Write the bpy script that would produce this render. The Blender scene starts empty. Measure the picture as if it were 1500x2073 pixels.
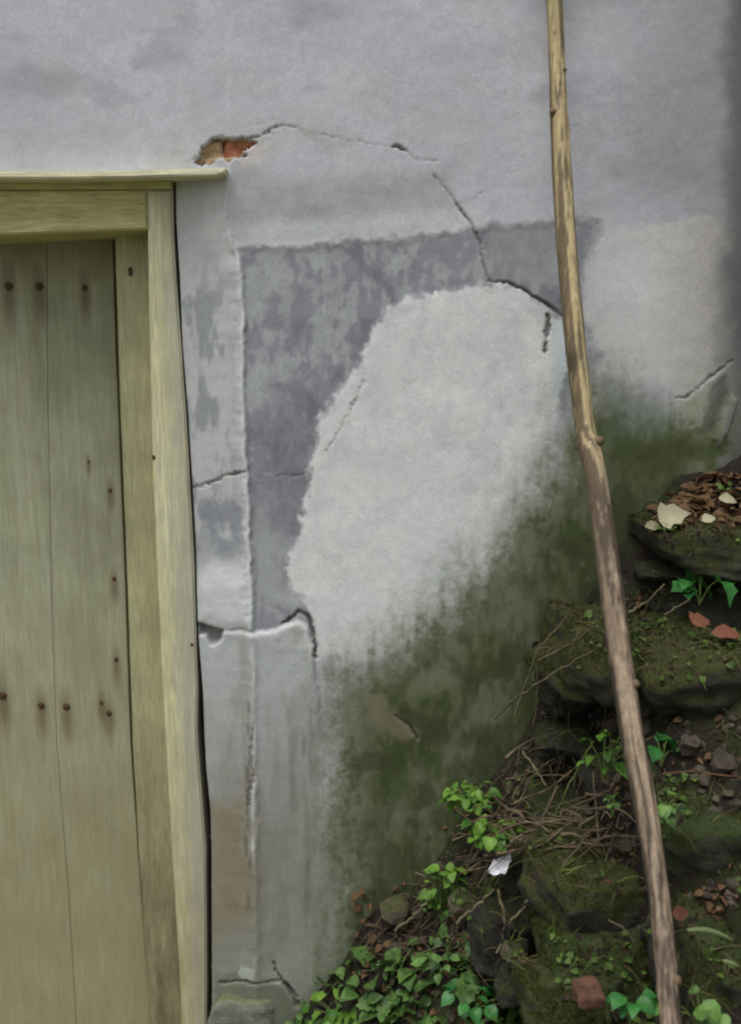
import bpy, bmesh, math, random
import numpy as np
from mathutils import Vector, Matrix, noise as mnoise

random.seed(7)
rng = np.random.default_rng(11)
scene = bpy.context.scene
C = scene.collection

# ------------------------------------------------------------------ camera
LENS = 35.0
FPX = 2073.0 * LENS / 36.0            # focal length in reference pixels
CAM = np.array([0.0, -2.10, 1.50])
PITCH, ROLL = math.radians(9.0), math.radians(0.4)
fwd = np.array([0, math.cos(PITCH), -math.sin(PITCH)])
r0 = np.array([1.0, 0, 0]); u0 = np.array([0, math.sin(PITCH), math.cos(PITCH)])
rgt = r0 * math.cos(ROLL) - u0 * math.sin(ROLL)
upv = u0 * math.cos(ROLL) + r0 * math.sin(ROLL)
cam_d = bpy.data.cameras.new('camera'); cam = bpy.data.objects.new('camera', cam_d); C.objects.link(cam)
cam_d.sensor_fit = 'VERTICAL'; cam_d.sensor_height = 36.0; cam_d.lens = LENS
cam_d.clip_start = 0.02; cam_d.clip_end = 500
cam.matrix_world = Matrix(((rgt[0], upv[0], -fwd[0], CAM[0]), (rgt[1], upv[1], -fwd[1], CAM[1]),
                           (rgt[2], upv[2], -fwd[2], CAM[2]), (0, 0, 0, 1)))
cam_d.dof.use_dof = True; cam_d.dof.focus_distance = 2.05; cam_d.dof.aperture_fstop = 3.2
scene.camera = cam

# ------------------------------------------------------------------ sky, sun, exposure (overcast)
SUN_EL, SUN_AZ = math.radians(70), math.radians(214)   # from above, a little to the left of the viewer
w = bpy.data.worlds.new('World'); scene.world = w; w.use_nodes = True
nt = w.node_tree; nt.nodes.clear()
sky = nt.nodes.new('ShaderNodeTexSky'); sky.sky_type = 'NISHITA'; sky.sun_disc = False
sky.sun_elevation = SUN_EL; sky.sun_rotation = SUN_AZ; sky.dust_density = 4.0; sky.air_density = 1.0
hsv = nt.nodes.new('ShaderNodeHueSaturation'); hsv.inputs['Saturation'].default_value = 0.30
bgn = nt.nodes.new('ShaderNodeBackground'); bgn.inputs['Strength'].default_value = 0.11
wo = nt.nodes.new('ShaderNodeOutputWorld')
nt.links.new(sky.outputs[0], hsv.inputs['Color']); nt.links.new(hsv.outputs[0], bgn.inputs['Color']); nt.links.new(bgn.outputs[0], wo.inputs[0])
sd = bpy.data.lights.new('sun', 'SUN'); sd.energy = 1.5; sd.angle = math.radians(38); sd.color = (1.0, 0.98, 0.95)
so = bpy.data.objects.new('sun', sd); C.objects.link(so)
sdir = Vector((math.sin(SUN_AZ) * math.cos(SUN_EL), math.cos(SUN_AZ) * math.cos(SUN_EL), math.sin(SUN_EL)))
so.rotation_euler = sdir.to_track_quat('Z', 'Y').to_euler(); so.location = (0, 0, 6)
scene.view_settings.view_transform = 'Standard'; scene.view_settings.look = 'None'
scene.view_settings.gamma = 1.0; scene.view_settings.exposure = 0.56
scene.cycles.filter_width = 2.1

# ------------------------------------------------------------------ helpers
def proj(x, y, z):
    dx, dy, dz = x - CAM[0], y - CAM[1], z - CAM[2]
    d = dx * fwd[0] + dy * fwd[1] + dz * fwd[2]
    return (750 + FPX * (dx * rgt[0] + dy * rgt[1] + dz * rgt[2]) / d,
            1036.5 - FPX * (dx * upv[0] + dy * upv[1] + dz * upv[2]) / d)

def ray(px, py):
    return fwd + rgt * ((px - 750) / FPX) + upv * ((1036.5 - py) / FPX)

def W(px, py, y=0.0):
    """point of the plane at depth y (the wall face is y = 0) measured off the photograph"""
    d = ray(px, py); t = (y - CAM[1]) / d[1]
    return CAM + d * t

def s2l(c):
    c = np.asarray(c, float) / 255.0
    return np.where(c <= 0.04045, c / 12.92, ((c + 0.055) / 1.055) ** 2.4)

def L(r, g, b): return (*s2l((r, g, b)), 1.0)

def sstep(a, b, x):
    t = np.clip((x - a) / (b - a), 0, 1); return t * t * (3 - 2 * t)

def vn(x, y, seed=0.0):
    xi, yi = np.floor(x), np.floor(y); xf, yf = x - xi, y - yi
    xf = xf * xf * (3 - 2 * xf); yf = yf * yf * (3 - 2 * yf)
    def h(i, j):
        v = np.sin(i * 127.1 + j * 311.7 + seed * 74.7) * 43758.5453
        return v - np.floor(v)
    a, b, c, d = h(xi, yi), h(xi + 1, yi), h(xi, yi + 1), h(xi + 1, yi + 1)
    return (a + (b - a) * xf) * (1 - yf) + (c + (d - c) * xf) * yf

def fbm(x, y, seed=0.0, o=4, g=0.5):
    s = 0; a = 1; n = 0
    for k in range(o):
        s = s + a * vn(x, y, seed + k * 3.3); n += a; a *= g; x = x * 2.03 + 5.1; y = y * 2.03 - 3.7
    return s / n

def local(fn):
    """evaluate a distance field only near its outline; elsewhere a safe large distance"""
    def g(px, py, pts, *a):
        q = np.array(pts); M_ = 190
        if px.ndim < 2: return fn(px, py, pts, *a)
        ok = (px > q[:, 0].min() - M_) & (px < q[:, 0].max() + M_) & (py > q[:, 1].min() - M_) & (py < q[:, 1].max() + M_)
        out = np.full(px.shape, 400.0); out[ok] = fn(px[ok], py[ok], pts, *a); return out
    return g

def dseg_far(px, py, pts, widths=None):
    best = np.full(px.shape, 1e9)
    for k in range(len(pts) - 1):
        (ax, ay), (bx, by) = pts[k], pts[k + 1]
        vx, vy = bx - ax, by - ay
        t = np.clip(((px - ax) * vx + (py - ay) * vy) / (vx * vx + vy * vy + 1e-9), 0, 1)
        d = np.hypot(px - ax - t * vx, py - ay - t * vy)
        if widths is not None:
            d = d - (widths[k] + (widths[k + 1] - widths[k]) * t)
        best = np.minimum(best, d)
    return best

dseg = local(dseg_far)

@local
def sdf(px, py, pts):
    pts = list(pts); n = len(pts)
    d = dseg(px, py, pts + [pts[0]])
    ins = np.zeros(px.shape, bool)
    for k in range(n):
        (ax, ay), (bx, by) = pts[k], pts[(k + 1) % n]
        if ay == by: continue
        c = ((ay > py) != (by > py)) & (px < (bx - ax) * (py - ay) / (by - ay) + ax)
        ins ^= c
    return np.where(ins, -d, d)

def inm(d, wdt): return 1 - sstep(-wdt * .5, wdt * .5, d)

def link(name, me, mat=None, parent=None):
    o = bpy.data.objects.new(name, me); C.objects.link(o)
    if mat is not None and len(me.materials) == 0: me.materials.append(mat)
    if parent is not None: o.parent = parent
    return o

def tag(o, label=None, cat=None, group=None, kind=None):
    if label: o['label'] = label
    if cat: o['category'] = cat
    if group: o['group'] = group
    if kind: o['kind'] = kind
    return o

def empty(name, loc=(0, 0, 0)):
    o = bpy.data.objects.new(name, None); C.objects.link(o); o.location = loc; o.empty_display_size = .05
    return o

def np_mesh(name, verts, quads, colors=None, smooth=True):
    verts = np.asarray(verts, np.float32); quads = np.asarray(quads, np.int32)
    k = quads.shape[1]
    me = bpy.data.meshes.new(name)
    me.vertices.add(len(verts)); me.vertices.foreach_set('co', verts.ravel())
    me.loops.add(quads.size); me.loops.foreach_set('vertex_index', quads.ravel())
    me.polygons.add(len(quads)); me.polygons.foreach_set('loop_start', np.arange(len(quads), dtype=np.int32) * k)
    me.polygons.foreach_set('use_smooth', np.full(len(quads), smooth))
    if colors is not None:
        a = me.color_attributes.new('stain_and_shade', 'FLOAT_COLOR', 'POINT')  # surface colours: stains and wear, plus the shade painted on the wall
        c4 = np.ones((len(verts), 4), np.float32); c4[:, :3] = colors
        a.data.foreach_set('color', c4.ravel())
    me.update(); me.validate()
    return me

# ------------------------------------------------------------------ materials
def new_mat(name):
    m = bpy.data.materials.new(name); m.use_nodes = True
    n = m.node_tree.nodes; b = n['Principled BSDF']; b.inputs['Specular IOR Level'].default_value = 0.25
    b.inputs['Roughness'].default_value = 0.9
    return m, m.node_tree, b

def N(t, kind, **kw):
    n = t.nodes.new(kind)
    for k, v in kw.items(): setattr(n, k, v)
    return n

def noise_node(t, scale, detail=4, rough=.55, vec=None, stretch=None):
    n = N(t, 'ShaderNodeTexNoise'); n.inputs['Scale'].default_value = scale
    n.inputs['Detail'].default_value = detail; n.inputs['Roughness'].default_value = rough
    if vec is None:
        vec = N(t, 'ShaderNodeTexCoord').outputs['Object']
    if stretch:
        mp = N(t, 'ShaderNodeMapping'); mp.inputs['Scale'].default_value = stretch
        t.links.new(vec, mp.inputs['Vector']); vec = mp.outputs['Vector']
    t.links.new(vec, n.inputs['Vector'])
    return n

def ramp(t, fac, stops):
    r = N(t, 'ShaderNodeValToRGB'); e = r.color_ramp.elements
    while len(e) < len(stops): e.new(.5)
    for k, (p, c) in enumerate(stops): e[k].position = p; e[k].color = c if len(c) == 4 else (*c, 1)
    t.links.new(fac, r.inputs['Fac']); return r

def mixc(t, fac, a, b, mode='MIX'):
    m = N(t, 'ShaderNodeMix', data_type='RGBA', blend_type=mode)
    for s, v in ((0, fac), (6, a), (7, b)):
        if hasattr(v, 'is_output'): t.links.new(v, m.inputs[s])
        else: m.inputs[s].default_value = v
    return m.outputs[2]

def bump(t, b, h, strength, dist=.002, prev=None):
    n = N(t, 'ShaderNodeBump'); n.inputs['Strength'].default_value = strength; n.inputs['Distance'].default_value = dist
    t.links.new(h, n.inputs['Height'])
    if prev is not None: t.links.new(prev, n.inputs['Normal'])
    t.links.new(n.outputs[0], b.inputs['Normal']); return n.outputs[0]

def mat_plaster():
    m, t, b = new_mat('weathered_render')
    a = N(t, 'ShaderNodeVertexColor', layer_name='stain_and_shade')
    n1 = noise_node(t, 260, 3, .7); n2 = noise_node(t, 45, 5, .65); n3 = noise_node(t, 900, 2, .6)
    r1 = ramp(t, n1.outputs[0], [(.3, (.86, .86, .86)), (.7, (1.12, 1.12, 1.12))])
    r2 = ramp(t, n2.outputs[0], [(.3, (.93, .93, .94)), (.7, (1.06, 1.06, 1.05))])
    c = mixc(t, 1.0, a.outputs[0], r1.outputs[0], 'MULTIPLY'); c = mixc(t, 1.0, c, r2.outputs[0], 'MULTIPLY')
    t.links.new(c, b.inputs['Base Color']); b.inputs['Roughness'].default_value = .93
    p = bump(t, b, n1.outputs[0], .22, .0010); bump(t, b, n3.outputs[0], .30, .0006, p)
    return m

YD = .225             # depth of the boards' face behind the wall face
NAILS = [(18, 580, .0095), (80, 580, .0090), (172, 583, .0076), (6, 1408, .0100), (84, 1428, .0088), (135, 1431, .0092), (206, 1423, .0055), (221, 1444, .0080), (236, 1335, .0060), (224, 993, .0054), (232, 1172, .0054), (180, 935, .0036)]
def mat_wood(name, base, dark, light, streak=(26, 26, 1.6), worn=None, wear=.0, spots=True, zdirt=None, edge=None, rust=False):
    m, t, b = new_mat(name)
    n1 = noise_node(t, 1.5, 6, .65, stretch=streak)
    n2 = noise_node(t, 7.0, 5, .6)
    n3 = noise_node(t, 5.0, 6, .7, stretch=(40, 40, 3) if streak[0] > streak[2] else (3, 40, 40))
    c = ramp(t, n1.outputs[0], [(.28, dark), (.5, base), (.72, light)]).outputs[0]
    k = ramp(t, n2.outputs[0], [(.3, (.80, .80, .78)), (.7, (1.12, 1.12, 1.1))])
    c = mixc(t, 1.0, c, k.outputs[0], 'MULTIPLY')
    if worn:
        wf = ramp(t, n3.outputs[0], [(.5 - wear * .2, (0, 0, 0)), (.62, (1, 1, 1))])
        mm = N(t, 'ShaderNodeMath', operation='MULTIPLY'); mm.inputs[1].default_value = wear
        t.links.new(wf.outputs[0], mm.inputs[0]); c = mixc(t, mm.outputs[0], c, worn)
    if zdirt:      # rising damp and splash dirt towards the bottom of the joinery
        z0, z1, dc = zdirt
        sp = N(t, 'ShaderNodeSeparateXYZ'); t.links.new(N(t, 'ShaderNodeNewGeometry').outputs['Position'], sp.inputs[0])
        mr = N(t, 'ShaderNodeMapRange'); mr.inputs[1].default_value = z1; mr.inputs[2].default_value = z0
        t.links.new(sp.outputs[2], mr.inputs[0])
        n4 = noise_node(t, 9, 5, .7, stretch=(3, 3, .8))
        mm = N(t, 'ShaderNodeMath', operation='MULTIPLY'); t.links.new(mr.outputs[0], mm.inputs[0])
        r4 = ramp(t, n4.outputs[0], [(.3, (.35, .35, .35)), (.65, (1, 1, 1))]); t.links.new(r4.outputs[0], mm.inputs[1])
        c = mixc(t, mm.outputs[0], c, dc)
    n6 = noise_node(t, 3, 5, .75, stretch=tuple(q * 4 for q in streak))     # crisp grain
    c = mixc(t, 1.0, c, ramp(t, n6.outputs[0], [(.35, (.90, .895, .88)), (.6, (1.04, 1.04, 1.04))]).outputs[0], 'MULTIPLY')
    if rust:       # rust bleeding out of the nails and running down the boards
        pos = N(t, 'ShaderNodeNewGeometry').outputs['Position']
        for px, py, rr in NAILS:
            q = W(px, py, YD); sb = N(t, 'ShaderNodeVectorMath', operation='SUBTRACT'); sb.inputs[1].default_value = (q[0], q[1], q[2] - rr * 2.6)
            t.links.new(pos, sb.inputs[0]); sc = N(t, 'ShaderNodeVectorMath', operation='MULTIPLY'); sc.inputs[1].default_value = (1 / rr, 0, .26 / rr); t.links.new(sb.outputs[0], sc.inputs[0])
            ln = N(t, 'ShaderNodeVectorMath', operation='LENGTH'); t.links.new(sc.outputs[0], ln.inputs[0])
            mr = N(t, 'ShaderNodeMapRange'); mr.inputs[1].default_value = 2.6; mr.inputs[2].default_value = .6; mr.inputs[4].default_value = .6; t.links.new(ln.outputs['Value'], mr.inputs[0])
            c = mixc(t, mr.outputs[0], c, L(92, 68, 46))
    if edge:       # paint worn to grey wood along the plaster side
        e0, e1, ec = edge
        sp = N(t, 'ShaderNodeSeparateXYZ'); t.links.new(N(t, 'ShaderNodeNewGeometry').outputs['Position'], sp.inputs[0])
        n5 = noise_node(t, 14, 5, .7, stretch=(1, 1, .25)); ad = N(t, 'ShaderNodeMath', operation='MULTIPLY_ADD'); ad.inputs[1].default_value = .05
        sb = N(t, 'ShaderNodeMath', operation='SUBTRACT'); sb.inputs[1].default_value = .5; t.links.new(n5.outputs[0], sb.inputs[0])
        t.links.new(sb.outputs[0], ad.inputs[0]); t.links.new(sp.outputs[0], ad.inputs[2])
        mr = N(t, 'ShaderNodeMapRange'); mr.inputs[1].default_value = e0; mr.inputs[2].default_value = e1; mr.inputs[4].default_value = .55; t.links.new(ad.outputs[0], mr.inputs[0])
        c = mixc(t, mr.outputs[0], c, ec)
    t.links.new(c, b.inputs['Base Color']); b.inputs['Roughness'].default_value = .75
    p = bump(t, b, n1.outputs[0], .45, .002); bump(t, b, n3.outputs[0], .35, .0015, p)
    return m

def mat_simple(name, c1, c2, scale=60, rough=.9, bmp=.4, dist=.002, detail=5):
    m, t, b = new_mat(name)
    n = noise_node(t, scale, detail, .65)
    r = ramp(t, n.outputs[0], [(.3, c1), (.7, c2)])
    t.links.new(r.outputs[0], b.inputs['Base Color']); b.inputs['Roughness'].default_value = rough
    bump(t, b, n.outputs[0], bmp, dist); return m

def mat_stone(name, s1, s2, m1, m2, moss=.5):
    """grey stone with moss where the face looks up and where noise lets it grow"""
    m, t, b = new_mat(name)
    n1 = noise_node(t, 30, 6, .7); n2 = noise_node(t, 13, 6, .75); n3 = noise_node(t, 160, 4, .7)
    st = ramp(t, n1.outputs[0], [(.3, s1), (.7, s2)]).outputs[0]
    mo = ramp(t, n3.outputs[0], [(.3, m1), (.7, m2)]).outputs[0]
    sp = N(t, 'ShaderNodeSeparateXYZ'); t.links.new(N(t, 'ShaderNodeNewGeometry').outputs['Normal'], sp.inputs[0])
    ma = N(t, 'ShaderNodeMath', operation='MULTIPLY_ADD'); ma.inputs[1].default_value = .28; t.links.new(sp.outputs[2], ma.inputs[0])
    t.links.new(n2.outputs[0], ma.inputs[2])
    f = ramp(t, ma.outputs[0], [(.70 - moss * .35, (0, 0, 0)), (.80 - moss * .35, (1, 1, 1))])
    c = mixc(t, f.outputs[0], st, mo); t.links.new(c, b.inputs['Base Color'])
    p = bump(t, b, n1.outputs[0], .6, .006); bump(t, b, n3.outputs[0], .8, .004, p)
    return m

def mat_leaf(name, c1, c2, rough=.5, scale=55, sub=.0):
    m, t, b = new_mat(name)
    oi = N(t, 'ShaderNodeObjectInfo'); n = noise_node(t, scale, 3, .6, vec=N(t, 'ShaderNodeNewGeometry').outputs['Position'])
    ad = N(t, 'ShaderNodeMath', operation='MULTIPLY_ADD'); ad.inputs[1].default_value = .5
    t.links.new(oi.outputs['Random'], ad.inputs[0])
    sb = N(t, 'ShaderNodeMath', operation='SUBTRACT'); sb.inputs[1].default_value = .25; t.links.new(n.outputs[0], sb.inputs[0]); t.links.new(sb.outputs[0], ad.inputs[2])
    r = ramp(t, ad.outputs[0], [(.2, c1), (.8, c2)])
    t.links.new(r.outputs[0], b.inputs['Base Color']); b.inputs['Roughness'].default_value = rough
    tr = N(t, 'ShaderNodeBsdfTranslucent'); t.links.new(r.outputs[0], tr.inputs[0])
    ms = N(t, 'ShaderNodeMixShader'); ms.inputs[0].default_value = .25
    out = [x for x in t.nodes if x.type == 'OUTPUT_MATERIAL'][0]
    t.links.new(b.outputs[0], ms.inputs[1]); t.links.new(tr.outputs[0], ms.inputs[2]); t.links.new(ms.outputs[0], out.inputs[0])
    return m

M = {}
M['plaster'] = mat_plaster()
M['jamb'] = mat_wood('peeling_cream_paint', L(214, 211, 170), L(198, 194, 148), L(224, 222, 190), worn=L(152, 148, 134), wear=.55, zdirt=(0.0, .75, L(152, 140, 104)), edge=(W(362, 700, .022)[0] - .040, W(362, 700, .022)[0] - .008, L(150, 148, 138)))
M['head'] = mat_wood('ochre_green_paint', L(192, 187, 134), L(168, 162, 106), L(204, 200, 154), streak=(1.6, 26, 26), worn=L(104, 100, 66), wear=.4)
M['stop'] = mat_wood('faded_olive_paint', L(170, 168, 130), L(152, 149, 112), L(180, 178, 142), worn=L(128, 122, 104), wear=.5, zdirt=(0.0, .8, L(104, 92, 70)))
M['plank'] = mat_wood('grey_olive_board', L(160, 163, 138), L(146, 149, 123), L(170, 172, 150), streak=(30, 30, 1.1), worn=L(138, 131, 106), wear=.4, zdirt=(0.0, .95, L(148, 138, 102)), rust=True)
M['ledge'] = mat_wood('pale_ledge_board', L(224, 220, 188), L(196, 192, 152), L(234, 232, 210), streak=(1.6, 26, 26), worn=L(140, 134, 108), wear=.4)
M['nail'] = mat_simple('rusty_nail', L(58, 44, 32), L(96, 72, 50), 300, .8)
M['core'] = mat_simple('rubble_core', L(70, 64, 56), L(110, 100, 88), 20)
M['brick'] = mat_simple('red_brick', L(110, 52, 34), L(190, 132, 98), 38, .95, .9, .004)
M['lath'] = mat_simple('pale_lath', L(128, 104, 74), L(190, 168, 132), 60)
M['soil'] = None
M['white'] = mat_simple('white_sheet', L(168, 170, 174), L(206, 208, 212), 30, .6, .2)

# ================================================================== HOUSE WALL
house = empty('house_wall', (0, 0, 0))
tag(house, 'cracked grey plastered house wall, stained green, with a plank door', 'wall', kind='thing')

# line of the plaster beside the joinery and right edge of the joinery, as seen in the photo
YB = 0.030            # the door surround slopes back to this depth beside the jamb
edge_px = [(357, 330), (357, 385), (358, 450), (365, 560), (371, 700), (383, 850), (391, 985), (397, 1100), (402, 1265), (412, 1400), (415, 1490),
           (419, 1560), (427, 1640), (429, 1720), (430, 2150)]
arris_px = [(462, 330), (462, 380), (455, 440), (462, 480), (484, 520), (490, 560), (493, 700), (497, 850), (503, 1000), (508, 1150), (513, 1280), (517, 1500), (520, 1750), (524, 2150)]
def flat(pts, y):      # where such a point lies in the flat wall chart
    return [proj(*(lambda p: (p[0], 0.0, p[2]))(W(a, b, y))) for a, b in pts]
edgeW = np.array([W(a, b, YB) for a, b in edge_px]); edgeW = edgeW[np.argsort(edgeW[:, 2])]
def edge_x(z): return np.interp(z, edgeW[:, 2], edgeW[:, 0])
arrW = np.array([W(a, b, 0) for a, b in arris_px]); arrW = arrW[np.argsort(arrW[:, 2])]
def arris_x(z): return np.interp(z, arrW[:, 2], arrW[:, 0])
Z_HEAD = W(200, 350, 0)[2]

ST = 0.0030
us = np.arange(-0.98, 1.25, ST); zs = np.arange(-0.22, 2.36, ST)
U, Z = np.meshgrid(us, zs)
nz, nu = U.shape
snap = (U < edge_x(Z)) & (U > edge_x(Z) - ST) & (Z < Z_HEAD)
U = np.where(snap, edge_x(Z), U)
PX, PY = proj(U, 0 * U, Z)
wx = (fbm(PX / 45, PY / 45, 1) - .5) * 26 + (fbm(PX / 11, PY / 11, 2, 3) - .5) * 9
wy = (fbm(PX / 45, PY / 45, 3) - .5) * 26 + (fbm(PX / 11, PY / 11, 4, 3) - .5) * 9
X1, Y1 = PX + wx * .45, PY + wy * .45          # gently wandering chart
X2, Y2 = PX + wx * 1.3, PY + wy * 1.3          # ragged chart
grain = fbm(PX / 5, PY / 5, 15, 2)
XC, YC = PX + wx * .55 + (grain - .5) * 7, PY + wy * .55 + (grain - .5) * 7
big = fbm(PX / 230, PY / 230, 7, 4); mid = fbm(PX / 60, PY / 60, 9, 4); fine = fbm(PX / 14, PY / 14, 12, 3); grain = fbm(PX / 5, PY / 5, 15, 2)
vert = fbm(PX / 16, PY / 110, 21, 4); vert2 = fbm(PX / 7, PY / 40, 25, 3)

H = (big - .5) * .008 + (mid - .5) * .0010 + (fine - .5) * .0003 + (fbm((PX + wy * 4) / 90, (PY + wx * 3 + PX * .12) / 22, 19, 3) - .5) * .0003
col = np.zeros(U.shape + (3,)); col[:] = (181, 182, 189)
def mix(c, m): col[:] = col + (np.asarray(c, float) - col) * np.clip(m, 0, 1)[..., None]
def add(v, m=None): col[:] = col + np.asarray(v, float) * (1 if m is None else m[..., None])
add((1, 1, 1), (big - .5) * 26 + (mid - .5) * 9 + (fine - .5) * 7)
mix((180, 178, 174), sstep(.52, .7, fbm(PX / 120, PY / 90, 31)) * .4)
mix((150, 154, 160), sstep(.55, .75, fbm(PX / 160, PY / 90, 33)) * .5)
mix((132, 134, 137), sstep(1120, 1460, PX + (big - .5) * 200) * .7 * inm(PY - 440, 160))  # shading towards the upper right, painted into the wall colour

# raised coat above the stepped line, and its stained lower part
step_line = [(455, 512), (560, 502), (700, 494), (830, 484), (950, 468), (1060, 458), (1200, 448), (1520, 432)]
sx = np.array(step_line)
above = np.interp(X1, sx[:, 0], sx[:, 1]) - Y1        # px above the line
in_right = sstep(455, 470, PX)
H += .0012 * sstep(-9, 9, above) * in_right * (1 - sstep(1150, 1230, PX))
lowb = in_right * (1 - sstep(930, 1000, PX))
mix((148, 150, 149), inm(sdf(X2, Y2, [(470, 385), (600, 350), (760, 360), (900, 350), (915, 425), (700, 440), (560, 432), (470, 455)]), 60) * (.45 + .5 * (fine - .3)))
mix((188, 191, 193), sstep(-2, 6, above) * (1 - sstep(38, 66, above)) * lowb * .85)
mix((205, 208, 208), sstep(-1, 4, above) * (1 - sstep(10, 20, above)) * lowb * .6)

# grey violet bare coat
B = [(470, 512), (700, 494), (950, 468), (1120, 452), (1210, 448), (1222, 470), (1185, 530), (1180, 640), (1215, 720), (1150, 880), (1090, 700), (700, 1320), (560, 1290), (500, 1290)]
bm_ = inm(sdf(X1, Y1, B) + (fine - .5) * 20 + (grain - .5) * 12, 26)
mott = fbm(PX / 34, PY / 50, 41, 4)
mix((133, 135, 141), bm_ * .97)
mix((164, 167, 170), bm_ * sstep(.50, .66, mott) * .75)
mix((170, 173, 175), bm_ * sstep(.56, .68, fbm(PX / 15, PY / 26, 44, 3)) * .5)
mix((112, 114, 121), bm_ * sstep(.55, .72, fbm(PX / 40, PY / 55, 47, 4)) * .6)
mix((158, 161, 163), bm_ * inm(np.abs(PY - 1130) - 90, 160) * (.3 + .9 * sstep(.42, .62, vert)) * .75)
mix((106, 108, 117), bm_ * inm(sdf(X1, Y1, [(560, 780), (640, 800), (632, 960), (610, 1080), (570, 1110), (540, 950)]), 70) * .5)
mix((148, 151, 154), bm_ * inm(sdf(X2, Y2, [(980, 460), (1130, 450), (1120, 560), (1040, 560), (990, 545)]), 30) * .6)

# pale newer patch
Cp = [(1000, 572), (940, 582), (880, 592), (825, 606), (785, 628), (757, 668), (738, 720), (702, 775), (662, 815), (640, 855), (640, 905), (626, 960), (613, 1040),
      (600, 1100), (584, 1140), (590, 1185), (612, 1215), (636, 1270), (640, 1330), (730, 1345), (830, 1300), (950, 1200), (1030, 1090), (1090, 990), (1120, 900), (1128, 820), (1150, 740), (1140, 650), (1070, 596)]
dC = sdf(X1, Y1, Cp); cm = inm(dC + (fine - .5) * 26 + (grain - .5) * 8, 17)
mix((203, 206, 205), cm)
H -= .0015 * bm_ * (1 - inm(dC - 4, 14))
mix((214, 215, 212), cm * sstep(.5, .68, fbm(PX / 90, PY / 90, 51)) * .6)
mix((184, 188, 190), cm * sstep(.52, .7, fbm(PX / 50, PY / 70, 55)) * .45)
dCe = dseg_far(X1, Y1, Cp[:19])
mix((216, 218, 218), (dCe < 26) * inm(np.abs(dC + 6) - 2, 12) * (1 - sstep(1080, 1200, PX)) * inm(PY - 1290, 60) * sstep(.46, .62, mid) * .3)  # rim highlight along the patch edge, painted in colour
mix((176, 190, 200), inm(sdf(X1, Y1, [(1112, 660), (1145, 650), (1145, 790), (1118, 800)]), 20) * .5)
H += .0016 * inm(dC + 4, 22) * np.exp(-dCe / 60) * (.4 + 1.1 * mid)

# pale area right of the pole
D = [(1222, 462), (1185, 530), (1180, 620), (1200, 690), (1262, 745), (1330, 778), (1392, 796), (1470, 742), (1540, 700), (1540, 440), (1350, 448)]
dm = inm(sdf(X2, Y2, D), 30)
mix((190, 191, 190), dm); mix((164, 161, 155), dm * sstep(1290, 1430, PX) * .8); mix((120, 118, 112), sstep(1400, 1500, PX) * .7 * sstep(330, 560, PY)); mix((92, 92, 96), sstep(1440, 1500, PX + (mid - .5) * 60) * .7)  # darkening towards the right end is shade painted into the plaster colour
mix((200, 203, 204), dm * inm(np.hypot(PX - 1245, PY - 560) - 60, 110) * .6)

# door surround: pale strip beside the frame
ar = arris_x(Z) + (fbm(PY / 60, PY * 0, 65, 3) - .5) * .010 + (fbm(PY / 14, PY * 0, 67, 2) - .5) * .005; ed = edge_x(Z)
tB = np.clip((U - ed) / (ar - ed), 0, 1)
band = (U < ar) & (Z < Z_HEAD)
bandm = np.where(Z < Z_HEAD + .01, 1 - sstep(-.002, .004, U - ar), 0)
mix((178, 181, 181), bandm)
mix((192, 195, 194), bandm * sstep(.45, .6, tB) * inm(PY - 560, 120) * .6)
mix((138, 141, 146), bandm * sstep(.42, .62, fbm(PX / 24, PY / 70, 61, 4)) * inm(np.abs(PY - 830) - 280, 200) * (1 - sstep(.55, .95, tB)) * .85)
mix((124, 127, 136), bandm * inm(np.abs(PY - 1060) - 60, 90) * sstep(.38, .6, fbm(PX / 24, PY / 40, 63)) * .7 * (1 - sstep(.8, .98, tB)))
mix((190, 193, 194), bandm * inm(sdf(X1, Y1, [(404, 1165), (440, 1140), (512, 1160), (514, 1272), (455, 1268), (403, 1258)]), 50) * .85)
mix((196, 199, 200), inm(np.abs(U - ar + .004) - .0035, .008) * inm(np.abs(PY - 880) - 400, 60) * (.45 + .6 * sstep(.35, .6, mid)) * (Z < Z_HEAD))  # light line on the arris is a painted highlight
rec = np.where(Z < Z_HEAD, YB * (1 - tB) ** 1.25, 0.0) * band
arris_bump = .0055 * np.exp(-((U - ar + .003) / .0075) ** 2) * np.where(Z < Z_HEAD, 1, 0) * (.55 + .9 * (vert2 - .3)) * (1 - sstep(1250, 1330, PY) * .35)
H += arris_bump
H -= .0032 * sstep(-.001, .005, U - ar) * np.exp(-np.clip(U - ar, 0, 1) / .05) * (Z < Z_HEAD) * (1 - sstep(1230, 1290, PY)) * sstep(430, 520, PY)
H += .005 * inm(np.hypot(PX - 470, (PY - 545) * .6) - 14, 30) * (U < ar)
H += .009 * inm(sdf(X1, Y1, [(400, 1190), (440, 1160), (500, 1175), (516, 1255), (514, 1280), (455, 1274), (400, 1262)]), 60) * inm(sdf(X1, Y1, [(380, 1100), (520, 1100), (516, 1278), (455, 1274), (380, 1264)]), 8)

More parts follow.
